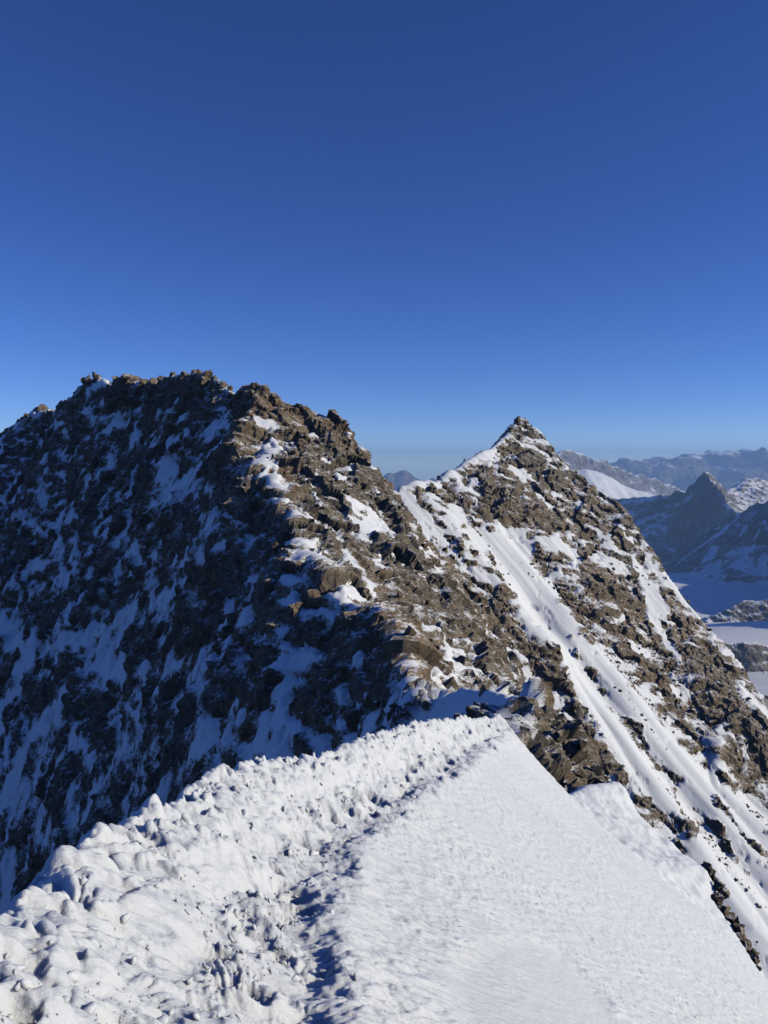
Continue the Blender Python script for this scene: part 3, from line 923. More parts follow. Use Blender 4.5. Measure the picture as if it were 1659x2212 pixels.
snowN = [[(905, 1495, 16), (950, 1520, 24), (1000, 1510, 26), (1050, 1510, 26), (1100, 1520, 22), (1110, 1560, 20)], [(980, 1560, 30), (900, 1570, 26)], [(1000, 1540, 24), (1060, 1540, 24)],
         [(1103, 1488, 4), (1120, 1503, 6), (1135, 1520, 5)], [(1192, 1588, 4), (1203, 1605, 7), (1214, 1600, 4)], [(1188, 1645, 3), (1196, 1660, 5)], [(1135, 1512, 3), (1150, 1520, 4)]]
rockN = [[(1128, 1530, 8), (1150, 1560, 20), (1180, 1610, 24), (1220, 1660, 26), (1250, 1690, 20)], [(1030, 1495, 3), (1045, 1490, 5)], [(985, 1520, 4), (995, 1495, 4)], [(1000, 1510, 5), (985, 1530, 5)], [(1028, 1497, 4), (1020, 1520, 3)],
         [(1048, 1485, 4)], [(910, 1520, 8)], [(930, 1560, 5)], [(895, 1560, 20), (880, 1540, 16)], [(1115, 1565, 5), (1105, 1580, 7)], [(960, 1560, 5)]]


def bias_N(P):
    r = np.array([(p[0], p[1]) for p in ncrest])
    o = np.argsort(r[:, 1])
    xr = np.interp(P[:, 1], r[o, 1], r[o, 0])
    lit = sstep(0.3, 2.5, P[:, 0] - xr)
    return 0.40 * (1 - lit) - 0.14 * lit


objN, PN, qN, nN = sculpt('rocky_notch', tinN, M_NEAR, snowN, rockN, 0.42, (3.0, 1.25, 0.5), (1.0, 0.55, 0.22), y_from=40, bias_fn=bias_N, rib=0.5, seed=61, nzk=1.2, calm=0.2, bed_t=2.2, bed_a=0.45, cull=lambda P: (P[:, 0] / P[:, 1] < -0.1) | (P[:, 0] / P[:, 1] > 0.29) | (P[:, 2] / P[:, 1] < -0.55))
tag(objN, 'shaded snow notch in the ridge with a brown rock buttress on its sunny right', 'ridge', kind='structure')
visN = ((PN[:, 0] / PN[:, 1] > 0.1) & (PN[:, 0] / PN[:, 1] < 0.28)).astype(np.float32)
_nc = np.array(sorted((p[1], p[0]) for p in ncrest))
visN = visN * (PN[:, 0] > np.interp(PN[:, 1], _nc[:, 0], _nc[:, 1]) + 1.5)
scatter(objN, PN, nN, qN, M_NEAR, 1500, 0.14, 1.1, np.random.default_rng(23), visN, single=200)

# ------------------------------------------------------------------ the snow ridge we stand on
rim = A_((-260, 2120, 2.1), (-120, 2050, 2.4), (0, 2000, 2.8), (60, 1962, 3.25), (110, 1905, 3.8), (170, 1852, 4.4), (250, 1792, 5.2), (315, 1760, 5.8), (380, 1732, 6.5), (480, 1672, 8.0), (560, 1643, 9.5), (620, 1636, 10.3), (700, 1632, 11.3),
         (750, 1615, 12.5), (800, 1592, 14.2), (850, 1575, 16), (900, 1562, 18), (950, 1554, 20), (1000, 1548, 22.3), (1045, 1541, 25), (1080, 1542, 27.3))
RIM = np.array([(-2.6, -3.0, -0.9), (-2.3, 0.0, -1.2)] + [p for p in rim] + [(5.5, 31.0, -12.2), (8.0, 38.0, -17.0)], np.float32)
break_edge = A_((1080, 1542, 27.3), (1110, 1582, 26.6), (1160, 1642, 25.6), (1216, 1705, 24.2), (1342, 1822, 22.0), (1440, 1905, 20.6), (1524, 1974, 19.4), (1600, 2045, 18.2), (1656, 2110, 17.2), (1760, 2240, 15.6), (1900, 2420, 13.5))
BRK = np.array(break_edge, np.float32)


# smooth body of the ridge: a thin plate through surveyed points
ctl = [tuple(p) for p in rim[2:]] + [tuple(p) for p in RIM[:2]] + list(break_edge[:9]) + [(0, 0, -1.62), (0.6, -1.5, -1.6), (2.0, 0, -3.0), (5, 0, -5.6), (9, 0, -9.0), (3, 2.0, -4.4), (14, 3, -14.5)]
ctl += [tuple((np.array(p) + np.array(q)) / 2) for p, q in zip(rim[:-1], rim[1:])]
CT = np.array(ctl, np.float64)


def tps_fit(C):
    n = len(C)
    r = np.linalg.norm(C[:, None, :2] - C[None, :, :2], axis=2)
    K = np.where(r > 0, r * r * np.log(r + 1e-12), 0) + np.eye(n) * 0.25
    Pm = np.concatenate([np.ones((n, 1)), C[:, :2]], 1)
    M = np.block([[K, Pm], [Pm.T, np.zeros((3, 3))]])
    return np.linalg.solve(M, np.concatenate([C[:, 2], np.zeros(3)]))


TW = tps_fit(CT)


def body(x, y):
    out = TW[-3] + TW[-2] * x + TW[-1] * y
    for k, c in enumerate(CT):
        r2 = (x - c[0]) ** 2 + (y - c[1]) ** 2
        out = out + TW[k] * 0.5 * r2 * np.log(r2 + 1e-12)
    return out


def ground(vx, vy):
    d = at(vx, vy, 1.0)
    ys = np.geomspace(0.8, 34, 1500)
    under = d[2] * ys < body(d[0] * ys, ys)
    k = int(np.argmax(under))
    return (d[0] * ys[k], ys[k], d[2] * ys[k]) if under[k] else (d[0] * 30, 30.0, d[2] * 30)


path = [ground(*p) for p in ((430, 2330), (455, 2210), (480, 2100), (505, 2020), (545, 1960), (590, 1895), (625, 1830), (655, 1780), (700, 1745), (760, 1718), (800, 1697), (850, 1672), (900, 1648), (945, 1622), (985, 1598), (1020, 1577), (1050, 1560), (1072, 1548))]
PATH = np.array([(path[0][0] - 0.05, -0.5, path[0][2])] + path, np.float32)
slab = np.array([ground(*p) for p in ((1010, 2330), (985, 2212), (965, 2110), (1010, 2050), (1075, 2020), (1150, 2018), (1215, 2050), (1265, 2095), (1305, 2140), (1345, 2230), (1400, 2330))], np.float32)


def inside_poly(x, y, L):
    r = np.zeros(len(x), bool)
    for a, b in zip(L, np.roll(L, -1, axis=0)):
        m = (a[1] > y) != (b[1] > y)
        r ^= m & (x < (b[0] - a[0]) * (y - a[1]) / (b[1] - a[1] + 1e-9) + a[0])
    return r


def snow_surface(x, y):
    n = len(x)
    z = body(x, y)
    sd, hz, sl = poly_sd(x, y, RIM)
    P0 = np.stack([x, y, np.zeros(n)], 1).astype(np.float32)
    sd = sd + 0.08 * perlin(P0 / 0.75, 2) + 0.05 * perlin(P0 / 0.28, 3) + 0.025 * perlin(P0 / 0.12, 4) + 0.05
    dist = np.sqrt(x * x + y * y)
    left = np.clip(-sd, 0, None)
    z = np.where(sd < 0, np.minimum(z, hz + 0.05), z) - 2.4 * (np.sqrt(left ** 2 + 0.04) - 0.2)
    bd, bz, _ = poly_sd(x, y, BRK)
    over = np.clip(-bd, 0, None) * (y > 6)                        # beyond the break of the slope it falls away
    bd = bd + 0.35 * perlin(np.stack([x, y, 0 * x], 1) / 2.6, 50) + 0.12 * perlin(np.stack([x, y, 0 * x], 1) / 0.8, 51)
    over2 = np.where(bd < 0, np.abs(bd), 0) * (y > 6)
    z = z - 0.85 * over2 - 0.03 * over2 ** 2
    P2 = np.stack([x, y, np.zeros(n)], 1).astype(np.float32)
    pd, _, pl = poly_sd(x + 0.20 * perlin(P2 / 0.8, 5) + 0.09 * perlin(P2 / 0.25, 6) + 0.04 * perlin(P2 / 0.1, 7), y, PATH)
    apd = np.abs(pd)
    # zones
    wob = 0.35 * perlin(P2 / 1.3, 9) + 0.15 * perlin(P2 / 0.4, 10)
    edge_z = sstep(0.28, -0.12, pd + 0.2 * wob) * (sd > -3)         # the churned rim, left of the path
    path_z = sstep(0.62, 0.16, apd + 0.28 * wob)
    slope_z = (1 - edge_z) * (1 - path_z)
    crumble = sstep(1.25, 0.2, pd + 1.5 * wob) * slope_z           # broken border right of the path
    # the trodden path: a groove with deep steps
    step_ph = pl / 0.62 + 0.25 * perlin(P2 / 0.9, 12)
    z -= path_z * (0.17 + 0.10 * perlin(P2 / 0.55, 15) + 0.03 * np.sin(2 * math.pi * step_ph) * sstep(0.32, 0.1, apd))
    z += 0.05 * np.exp(-((pd - 0.62) / 0.2) ** 2) * (0.6 + 0.8 * perlin(P2 / 0.35, 14))
    # wind-packed rim: lumps, plates and scoops
    warp = np.stack([fbm(P2 / 0.4, 2, 20), fbm(P2 / 0.4, 2, 21), np.zeros(n)], 1) * 0.22

    def billow(size, sd_):
        return np.abs(perlin((P2 + warp) / size, sd_)) * 2.0 - 0.5
    rim_n = np.exp(-(np.clip(sd, 0, None) / 0.5) ** 2)
    rough = sstep(-0.4, 0.3, perlin(P2 / 0.8, 28))                  # smooth plates next to broken crumbs
    b1, b2, b3, b4, b5 = billow(0.95, 22), billow(0.46, 23), billow(0.2, 24), billow(0.1, 27), billow(0.05, 29)
    lump = 0.075 * b1 + 0.055 * b2
    tq = lump / 0.05
    fr_ = tq - np.floor(tq)
    terr = (np.floor(tq) + sstep(0.55, 0.95, fr_)) * 0.05
    tk = 0.55 * (1 - 0.8 * rim_n)
    lump = (1 - tk) * lump + tk * terr + (0.25 + 0.75 * rough) * (0.036 * b3 + 0.026 * b4 + 0.016 * b5)
    z += edge_z * (1 - 0.6 * path_z) * (0.62 * lump + rim_n * (0.05 * b2 + 0.045 * b3 + 0.02 * b4) - 0.02)
    crumbs = 0.026 * billow(0.21, 30) + 0.021 * billow(0.1, 31) + 0.012 * billow(0.05, 32)
    z += np.clip(path_z * 0.9 + crumble * 0.6, 0, 1) * crumbs
    # the open slope: flutes and scales combed downhill by the wind
    sx, sy = COMB
    a = P2[:, 0] * sx + P2[:, 1] * sy
    b = P2[:, 0] * -sy + P2[:, 1] * sx
    S = np.stack([a, b, np.zeros(n)], 1).astype(np.float32)
    sw = np.stack([perlin(P2 / 0.5, 40) * 0.12, perlin(P2 / 0.5, 41) * 0.10, np.zeros(n)], 1)
    f1 = perlin((S + sw) / np.array((0.19, 0.07, 1)), 42)
    f2 = perlin((S + sw) / np.array((0.08, 0.032, 1)), 43)
    f3 = perlin((S + sw) / np.array((1.5, 0.5, 1)), 44)
    scale = np.clip(1.0 + 0.8 * perlin(P2 / 1.7, 45), 0.25, 1.9)
    xw = x + 0.07 * perlin(P2 / 0.3, 46)
    sl_d, _, _ = poly_sd(xw, y, slab)
    sl_d = np.where(inside_poly(xw, y, slab), np.abs(sl_d), -np.abs(sl_d))
    inside = sstep(-0.10, 0.16, sl_d)
    tex = scale * (0.034 * np.clip(f1, -0.3, 1) + 0.017 * np.clip(f2, -0.3, 1)) + 0.02 * f3
    z += slope_z * ((1 - inside) * tex + inside * (0.35 * tex - 0.03 + 0.02 * perlin(P2 / 0.9, 47)))
    z += slope_z * 0.05 * perlin(P2 / 4.0, 48)
    z += (1 - inside) * slope_z * crumble * 0.03 * b2
    # scattered prints and holes left of the path, near the camera
    hxw = x + 0.035 * perlin(P2 / 0.11, 49)
    for (hx, hy, rad, dep) in HOLES:
        i = np.nonzero((np.abs(x - hx) < 3 * rad) & (np.abs(y - hy) < 3 * rad))[0]
        d2 = ((hxw[i] - hx) ** 2 + (y[i] - hy) ** 2) / (rad * rad)
        z[i] -= dep * np.exp(-d2 ** 2) - 0.25 * dep * np.exp(-((np.sqrt(d2) - 1.35) / 0.3) ** 2)
    return z


_a, _b = ground(1000, 1880), ground(1130, 1945)
_l = math.hypot(_b[0] - _a[0], _b[1] - _a[1])
COMB = ((_b[0] - _a[0]) / _l, (_b[1] - _a[1]) / _l)          # way the wind combed the slope
HOLES = []
for (vx, vy, rad, dep) in ((268, 2150, 0.085, 0.12), (20, 2045, 0.10, 0.13), (15, 2140, 0.08, 0.10), (158, 2170, 0.07, 0.05), (262, 1905, 0.08, 0.07), (175, 2010, 0.09, 0.06), (350, 2120, 0.06, 0.04), (95, 2090, 0.09, 0.05),
                           (605, 1875, 0.16, 0.14), (545, 1965, 0.14, 0.16), (500, 2060, 0.12, 0.12), (660, 1775, 0.2, 0.16), (720, 1742, 0.2, 0.16), (800, 1695, 0.22, 0.16), (590, 2075, 0.06, 0.05), (620, 2110, 0.06, 0.04)):
    g = ground(vx, vy)
    HOLES.append((g[0], g[1], rad, dep * 0.6))
_s, _k = 1.6, 0                                                   # boot prints, left and right in turn
_r = random.Random(5)
for (a0, b0) in zip(PATH[:-1], PATH[1:]):
    ln = math.hypot(b0[0] - a0[0], b0[1] - a0[1])
    while _s < ln:
        q0 = a0 + (b0 - a0) * (_s / ln)
        side = 0.15 if _k % 2 else -0.13
        HOLES.append((q0[0] + side * (b0[1] - a0[1]) / ln + _r.uniform(-0.05, 0.05), q0[1] - side * (b0[0] - a0[0]) / ln, _r.uniform(0.10, 0.14), _r.uniform(0.04, 0.09)))
        _s += _r.uniform(0.28, 0.46)
        _k += 1
    _s -= ln

M_RIDGE = snow_material('combed_snow', 1.0, 0.055, math.atan2(COMB[1], COMB[0]), sss=0.022)
th = np.concatenate([np.linspace(-1.5, -0.56, 30)[:-1], np.linspace(-0.56, 0.56, 720), np.linspace(0.56, 1.5, 30)[1:]])
rr = np.concatenate([np.linspace(0.5, 1.6, 20)[:-1], np.geomspace(1.6, 38.0, 820)])
TH, RR = np.meshgrid(th, rr)
gx, gy = (RR * np.sin(TH)).ravel(), (RR * np.cos(TH)).ravel()
gz = snow_surface(gx, gy)
SR = np.stack([gx, gy, gz], 1).astype(np.float32)
SR = SR.reshape(len(rr), len(th), 3)[:, ::-1].reshape(-1, 3)
nS = grid_normals(SR, len(rr), len(th))
flip = np.sign(nS[:, 2].mean())
sdS, _, _ = poly_sd(SR[:, 0], SR[:, 1], RIM)
wS = sstep(1.2, 0.3, sdS) * sstep(-1.5, -0.3, sdS)
ov = 0.03 * perlin(SR / 0.2, 60) + 0.022 * perlin(SR / 0.09, 61)
dist = np.linalg.norm(SR, axis=1)
SR = SR + nS * flip * (ov * wS * np.clip(dist / 9, 0.6, 1.5))[:, None]
bdS, _, _ = poly_sd(SR[:, 0], SR[:, 1], BRK)
ridge_o = mesh_grid('snow_ridge', SR, len(rr), len(th), M_RIDGE, skip=(sdS < -6.0) | ((bdS < -7.0) & (SR[:, 1] > 6)))
tag(ridge_o, 'bright sunlit snow ridge with a trodden path along its crumbly rim', 'ridge', kind='structure')

# broken snow lying in and beside the path
def clod(seed):
    V, F = HULLS[seed % len(HULLS)]
    bm = bmesh.new()
    vv = [bm.verts.new(v) for v in V.tolist()]
    for f in F.tolist():
        bm.faces.new([vv[k] for k in f])
    bmesh.ops.subdivide_edges(bm, edges=bm.edges, cuts=1, use_grid_fill=True)
    for _ in range(1):
        bmesh.ops.smooth_vert(bm, verts=bm.verts, factor=0.5, use_axis_x=True, use_axis_y=True, use_axis_z=True)
    bmesh.ops.triangulate(bm, faces=bm.faces)
    bm.verts.index_update()
    Q = np.array([v.co[:] for v in bm.verts], np.float32)
    F2 = np.array([[v.index for v in f.verts] for f in bm.faces], np.int32)
    bm.free()
    Q = Q * (1 + 0.45 * perlin(Q * 2.1 + seed, seed)[:, None]) * np.array((1.0, 0.85, 0.6))
    return Q, F2


CLODS = [clod(k) for k in range(8)]
CLOD_ME = []
for V, F in CLODS:
    me = bpy.data.meshes.new('snow_chunk')
    me.from_pydata(V.tolist(), [], F.tolist())
    me.polygons.foreach_set('use_smooth', np.ones(len(F), bool))
    me.materials.append(M_SNOW)
    CLOD_ME.append(me)
rc = np.random.default_rng(88)
pdS, _, _ = poly_sd(SR[:, 0], SR[:, 1], PATH)
dS = np.linalg.norm(SR, axis=1)
wC = np.exp(-(np.clip(np.abs(pdS) - 0.1, 0, None) / 0.38) ** 2) + 0.30 * sstep(0.6, -0.2, pdS) * (sdS > 0.05)
wC = wC * (SR[:, 1] > 1.2) * (dS < 30) * (np.abs(SR[:, 0] / SR[:, 1]) < 0.6) * (sdS > -0.1) * (sstep(-0.2, 0.5, perlin(SR / 0.7, 90)) + 0.15) * np.clip(4.0 / dS, 0.5, 1.5)
ids = rc.choice(len(SR), 1500, p=wC / wC.sum())
sz = 0.012 * (0.06 / 0.012) ** (rc.random(1500) ** 2.2) * np.clip(dS[ids] / 6.0, 0.7, 1.7)
od = np.argsort(-sz / dS[ids])
ids, sz = ids[od], sz[od]
VV, FF, base = [], [], 0
for k in range(len(ids)):
    h = int(rc.integers(len(CLODS)))
    R = rot_matrix(rc)
    c = SR[ids[k]] + np.array((0, 0, -0.15 * sz[k]))
    if k < 250:
        o = bpy.data.objects.new('snow_chunk', CLOD_ME[h])
        o.matrix_world = Matrix.Translation(Vector(c.tolist())) @ Matrix(R.tolist()).to_4x4() @ Matrix.Scale(float(sz[k]), 4)
        col.objects.link(o)
        o.parent = ridge_o
    else:
        V, F = CLODS[h]
        VV.append((V * sz[k]) @ R.T + c)
        FF.append(F + base)
        base += len(V)
o = mesh_raw('snow_crumbs', np.concatenate(VV), np.concatenate(FF), M_SNOW, ridge_o)
o['kind'] = 'stuff'

# ---- the second snow shoulder below the break of the slope
sh_top = A_((1180, 1716, 33), (1216, 1706, 34), (1260, 1695, 35.2), (1300, 1688, 36), (1345, 1684, 36.6))
sh_edge = A_((1345, 1684, 36.6), (1358, 1710, 36), (1375, 1746, 35.2), (1420, 1790, 34.2), (1474, 1835, 33), (1524, 1868, 31.8), (1554, 1911, 30.6), (1545, 1945, 29.6), (1580, 1990, 28.5), (1606, 2025, 27.6), (1646, 2100, 25.8), (1720, 2220, 23.5))
ptsS = A_((1300, 1800, 31.5), (1400, 1870, 29.5), (1460, 1930, 28), (1250, 1760, 31), (1520, 2000, 26.5), (1600, 2120, 24), (1350, 1760, 34), (1640, 2250, 22))
for p in sh_top:
    ptsS.append(off(p, 0.5, 3.5, -3.0))
    ptsS.append(off(p, 4.5, 14, -16))
for p in sh_edge[1:]:
    ptsS.append(off(p, 2.0, 1.6, -4.2))
    ptsS.append(off(p, 9, 8, -22))
ptsS += [(4, 18, -20), (4, 55, -45), (45, 18, -60), (45, 55, -75)]
tinS = Tin(4, 40, 15, 50, 0.08, [sh_top, sh_edge], ptsS, 3)
X, Y = tinS.grid()
PS = np.stack([X.ravel(), Y.ravel(), tinS.Z.ravel()], 1)
nSh = grid_normals(PS, tinS.ny, tinS.nx)
PS = PS + nSh * (0.09 * perlin(PS / 0.55, 70) + 0.06 * np.clip(perlin(PS / 0.2, 71), -0.3, 1) + 0.15 * perlin(PS / 2.2, 72))[:, None]
sh_o = mesh_grid('snow_shoulder', PS, tinS.ny, tinS.nx, M_SNOW, skip=(PS[:, 0] / PS[:, 1] > 0.7) | (PS[:, 0] / PS[:, 1] < 0.15) | (PS[:, 2] / PS[:, 1] < -1.0))
tag(sh_o, 'smaller rough snow shoulder with a sharp flat top edge below the main slope', 'snow slope', kind='structure')


# ---- rock outcrops that break the rim of the shoulder
def outcrop(label, spots, seed, group=None, name='rock_outcrop'):
    c0 = Vector(spots[0][0])
    root = bpy.data.objects.new(name, None)
    root.location = c0
    col.objects.link(root)
    tag(root, label, 'rock', group)
    for k, (p, s, tilt) in enumerate(spots):
        chipped_block('rock_block', p, s, (0.62, 0.75, 1.0), seed * 10 + k, M_NEAR, root, c0, tilt)
    return root


def spots(lst, seed):
    r = random.Random(seed)
    out = []
    for (vx, vy, Y, s) in lst:
        p = at(vx, vy, Y)
        out.append(((p[0], p[1] + 0.1, p[2]), s, r.uniform(-0.5, 0.5)))
    return out


outcrop('small grey rock outcrop poking from the upper edge of the snow shoulder', spots([(1532, 1876, 31.6, 0.42), (1540, 1890, 31.3, 0.34), (1546, 1902, 31.0, 0.26)], 1), 201)
outcrop('brown broken rock outcrop jutting from the middle of the snow shoulder rim', spots([(1556, 1918, 30.4, 0.34), (1563, 1932, 30.2, 0.4), (1556, 1948, 29.8, 0.46), (1548, 1966, 29.4, 0.42), (1535, 1976, 29.2, 0.3), (1566, 1968, 29.3, 0.4), (1576, 1984, 28.9, 0.34)], 2), 202)
outcrop('long thin dark rock outcrop running down the lower rim of the shoulder', spots([(1584, 1992, 28.6, 0.3), (1595, 2009, 28.0, 0.34), (1605, 2028, 27.6, 0.32), (1615, 2045, 27.1, 0.3), (1625, 2060, 26.7, 0.28), (1633, 2077, 26.3, 0.26), (1590, 2000, 28.2, 0.38), (1600, 2018, 27.8, 0.36), (1610, 2036, 27.3, 0.33), (1620, 2052, 26.9, 0.32), (1629, 2068, 26.5, 0.30), (1637, 2084, 26.1, 0.24), (1643, 2098, 25.8, 0.18)], 3), 203)
b = outcrop('single dark boulder standing on the shaded crest of the snow notch', spots([(1047, 1487, 94, 1.0), (1043, 1500, 93, 0.8)], 4), 204, name='boulder')
# ------------------------------------------------------------------ the distance: glacier basin, peaks and ranges in the haze
GZ = -690.0
TOP = [60.0]


def far_terrain(name, label, lines, extra, area, step, relief, rel_size, mat, snow_bias, seed, nzk=1.4, stretch=(1, 1, 1), snow_st=(), rock_st=(), smooth=0, fine=0.10, y_from=None, base=None):
    x0, x1, y0, y1 = area
    t = Tin(x0, x1, y0, y1, step, lines, extra, smooth)
    X, Y = t.grid()
    P = np.stack([X.ravel(), Y.ravel(), t.Z.ravel()], 1)
    n = grid_normals(P, t.ny, t.nx)
    Q = P / rel_size * np.array(stretch)
    d = relief * (fbm(Q, 7, seed, ridged=True, gain=0.55) - 0.25) + relief * fine * cells(Q * 3.1, seed + 5, 1.1)[0]
    fs = strokes_field(P + np.stack([perlin(Q * 3, seed + k) for k in (1, 2, 3)], 1) * rel_size * 0.12, t, snow_st, y_from)
    calm = sstep(-0.4, 0.4, fs)
    d = d * (1 - 0.8 * calm)
    P2 = P + n * d[:, None]
    nr = grid_normals(P2, t.ny, t.nx)
    hollow = (blur(d.reshape(t.ny, t.nx), 4).ravel() - d) / relief
    fr = strokes_field(P, t, rock_st, y_from)
    q = snow_bias + nzk * (nr[:, 2] - 0.72) + 0.5 * hollow + 0.25 * fbm(Q * 1.3, 4, seed + 9) + 0.8 * calm - 0.6 * sstep(-0.5, 0.4, fr)
    TOP[0] = max(TOP[0], float(P2[:, 2].max()))
    if mat is M_FAR:
        q = q + 0.40 * sstep(-500, 500, P2[:, 2])
    o = mesh_grid(name, P2, t.ny, t.nx, mat, {'snow': np.clip(q, 0, 1)}, flat=(q < 0.47).astype(np.float32))
    tag(o, label, 'mountain', kind='structure')
    return t


def apron(crest, dirs, back=(0.2, 1.0), floor=None, wob=0.12, seed=0):
    """points falling away from a crest: dirs = [(distance, drop), ...] towards us, then the back"""
    r = random.Random(seed)
    out = []
    for p in crest:
        k = 1 + r.uniform(-wob, wob)
        for (dx, dy, dz) in dirs:
            z = p[2] + dz * k
            out.append((p[0] + dx, p[1] + dy, max(z, floor) if floor is not None else z))
        s = max(abs(d[2]) for d in dirs)
        out.append((p[0] + back[0] * s * 1.2, p[1] + back[1] * s * 1.2, p[2] - s))
    return out


def corners(x0, x1, y0, y1, z):
    return [(x0 - 1, y0 - 1, z), (x1 + 1, y0 - 1, z), (x0 - 1, y1 + 1, z), (x1 + 1, y1 + 1, z)]


# farthest range on the horizon at the right
YF = 38000
c1 = A_(*[(a, b_, YF + 1500 * math.sin(k * 1.7)) for k, (a, b_) in enumerate(((1180, 1012), (1250, 1008), (1321, 1003), (1340, 994), (1370, 1002), (1392, 994), (1406, 998), (1422, 991), (1436, 997), (1474, 986), (1493, 991), (1515, 984), (1534, 974), (1550, 982),
                                                                            (1575, 984), (1599, 976), (1613, 971), (1629, 979), (1648, 967), (1670, 974), (1720, 978), (1800, 970), (1900, 985)))])
area = (5500, 27000, 27000, 45000)
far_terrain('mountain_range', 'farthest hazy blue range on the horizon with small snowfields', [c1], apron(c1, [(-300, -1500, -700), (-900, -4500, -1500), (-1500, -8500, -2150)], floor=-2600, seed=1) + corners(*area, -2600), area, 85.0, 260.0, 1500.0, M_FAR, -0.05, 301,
            snow_st=[[(1531, 1006, 4), (1560, 1014, 6), (1586, 1014, 4)], [(1448, 1010, 3), (1465, 1013, 3)], [(1606, 1012, 3), (1625, 1020, 3)], [(1500, 990, 3), (1512, 989, 3)]], y_from=27500)
# small blue peak seen in the gap
c2 = A_(*[(a, b_, 36000) for a, b_ in ((780, 1050), (824, 1032), (841, 1022), (851, 1024), (862, 1020), (875, 1017), (884, 1022), (895, 1033), (912, 1040), (928, 1039), (935, 1034), (942, 1036), (960, 1045), (1000, 1060))])
area = (-1500, 7000, 29000, 41000)
far_terrain('mountain_peak', 'small twin-topped hazy blue peak seen through the snowy gap', [c2], apron(c2, [(-200, -1200, -800), (-500, -4500, -1700)], floor=-2600, seed=2) + corners(*area, -2600), area, 90.0, 120.0, 1800.0, M_FAR, -0.12, 311)
KD = 1.4                                     # the middle distance lies this much farther than the first survey had it


def AK(*t):
    return [at(p[0], p[1], p[2] * KD) for p in t]


def sc(*t):
    return tuple(KD * v for v in t)


def wall(vx, vy, y0, slope=0.72):
    """a point on a wall that drops at the given slope from a crest seen at row 1076 and distance y0"""
    r = -at(vx, vy, 1.0)[2]
    return at(vx, vy, y0 * KD * (slope + 0.047) / (slope + r))


# jagged grey range behind the snow dome
c3 = AK(*[(a, b_, 13200 + 9 * (a - 1207)) for a, b_ in ((1150, 985), (1185, 990), (1207, 979), (1223, 972), (1230, 973), (1237, 978), (1248, 976), (1256, 980), (1267, 994), (1272, 989), (1278, 992), (1286, 999), (1295, 998), (1305, 992), (1312, 999), (1321, 1005), (1340, 1014), (1352, 1018), (1365, 1028), (1384, 1026), (1398, 1033), (1412, 1034), (1425, 1042), (1460, 1055), (1500, 1075), (1560, 1110), (1640, 1150))])
area = sc(1600, 8500, 9800, 19500)
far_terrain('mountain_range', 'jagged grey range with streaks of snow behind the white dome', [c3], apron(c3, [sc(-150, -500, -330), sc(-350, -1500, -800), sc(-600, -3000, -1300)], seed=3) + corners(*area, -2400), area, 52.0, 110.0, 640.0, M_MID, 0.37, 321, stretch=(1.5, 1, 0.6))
# white snow dome
c4 = AK(*[(a, b_, 9800 + 2 * (a - 1245)) for a, b_ in ((1150, 1000), (1200, 1013), (1245, 1017), (1267, 1014), (1297, 1022), (1321, 1033), (1349, 1050), (1376, 1060), (1405, 1066), (1432, 1069), (1470, 1076), (1530, 1100))])
area = sc(1300, 4900, 8300, 11500)
far_terrain('snow_dome', 'smooth white snow dome sloping to the right between grey ridges', [c4], apron(c4, [sc(-60, -350, -90), sc(-160, -900, -330), sc(-220, -1400, -560)], seed=4, wob=0.05) + corners(*area, -1900), area, 30.0, 36.0, 580.0, M_MID, 0.95, 331,
            rock_st=[[(1262, 1035, 3), (1280, 1046, 3)], [(1312, 1034, 2), (1330, 1044, 3)], [(1245, 1022, 3), (1275, 1048, 4), (1310, 1066, 4)]], y_from=8400 * KD)
# dark horn and its shaded wall
c5 = AK((1250, 1085, 8300), (1338, 1080, 8000), (1370, 1078, 7900), (1398, 1074, 7800), (1433, 1069, 7700), (1447, 1070, 7650), (1468, 1059, 7550), (1482, 1061, 7500), (1493, 1052, 7400), (1498, 1044, 7300), (1512, 1031, 7150), (1517, 1025, 7080), (1522, 1023, 7050),
        (1530, 1025, 7080), (1537, 1031, 7150), (1550, 1050, 7300), (1561, 1066, 7450), (1583, 1058, 7700), (1600, 1042, 7820), (1613, 1034, 7900), (1637, 1035, 7950), (1659, 1044, 8000), (1750, 1060, 8100))
rib5 = AK((1522, 1023, 7050), (1545, 1050, 6920), (1570, 1085, 6780), (1594, 1108, 6650), (1620, 1140, 6500), (1650, 1180, 6300))
area = sc(1400, 4600, 5600, 9500)
pt5 = [wall(*p) for p in ((1420, 1110, 7850), (1460, 1110, 7650), (1500, 1095, 7400), (1380, 1140, 7950), (1440, 1170, 7700), (1500, 1160, 7300), (1550, 1140, 7000), (1400, 1230, 7900), (1470, 1260, 7550), (1540, 1230, 7150), (1600, 1210, 6850), (1340, 1140, 8000), (1330, 1230, 8000), (1440, 1330, 7700), (1540, 1330, 7200), (1520, 1070, 7100))]
pt5 += AK((1600, 1095, 7250), (1640, 1085, 7500), (1659, 1120, 7150), (1750, 1140, 7100))
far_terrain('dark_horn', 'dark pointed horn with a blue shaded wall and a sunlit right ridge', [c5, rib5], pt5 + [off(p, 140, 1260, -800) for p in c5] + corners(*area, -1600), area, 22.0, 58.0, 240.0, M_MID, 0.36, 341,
            snow_st=[[(1345, 1085, 3), (1400, 1080, 4), (1440, 1074, 3)], [(1460, 1090, 4), (1490, 1075, 5), (1505, 1055, 3)], [(1370, 1135, 6), (1410, 1118, 6), (1435, 1110, 5)], [(1560, 1085, 3), (1575, 1100, 3)], [(1455, 1110, 3), (1470, 1112, 3)],
                     [(1380, 1160, 4), (1415, 1150, 4)], [(1550, 1065, 2), (1556, 1080, 3)], [(1600, 1052, 2), (1590, 1070, 3)], [(1640, 1050, 3)]], y_from=5700 * KD, stretch=(1.2, 1.2, 0.6))
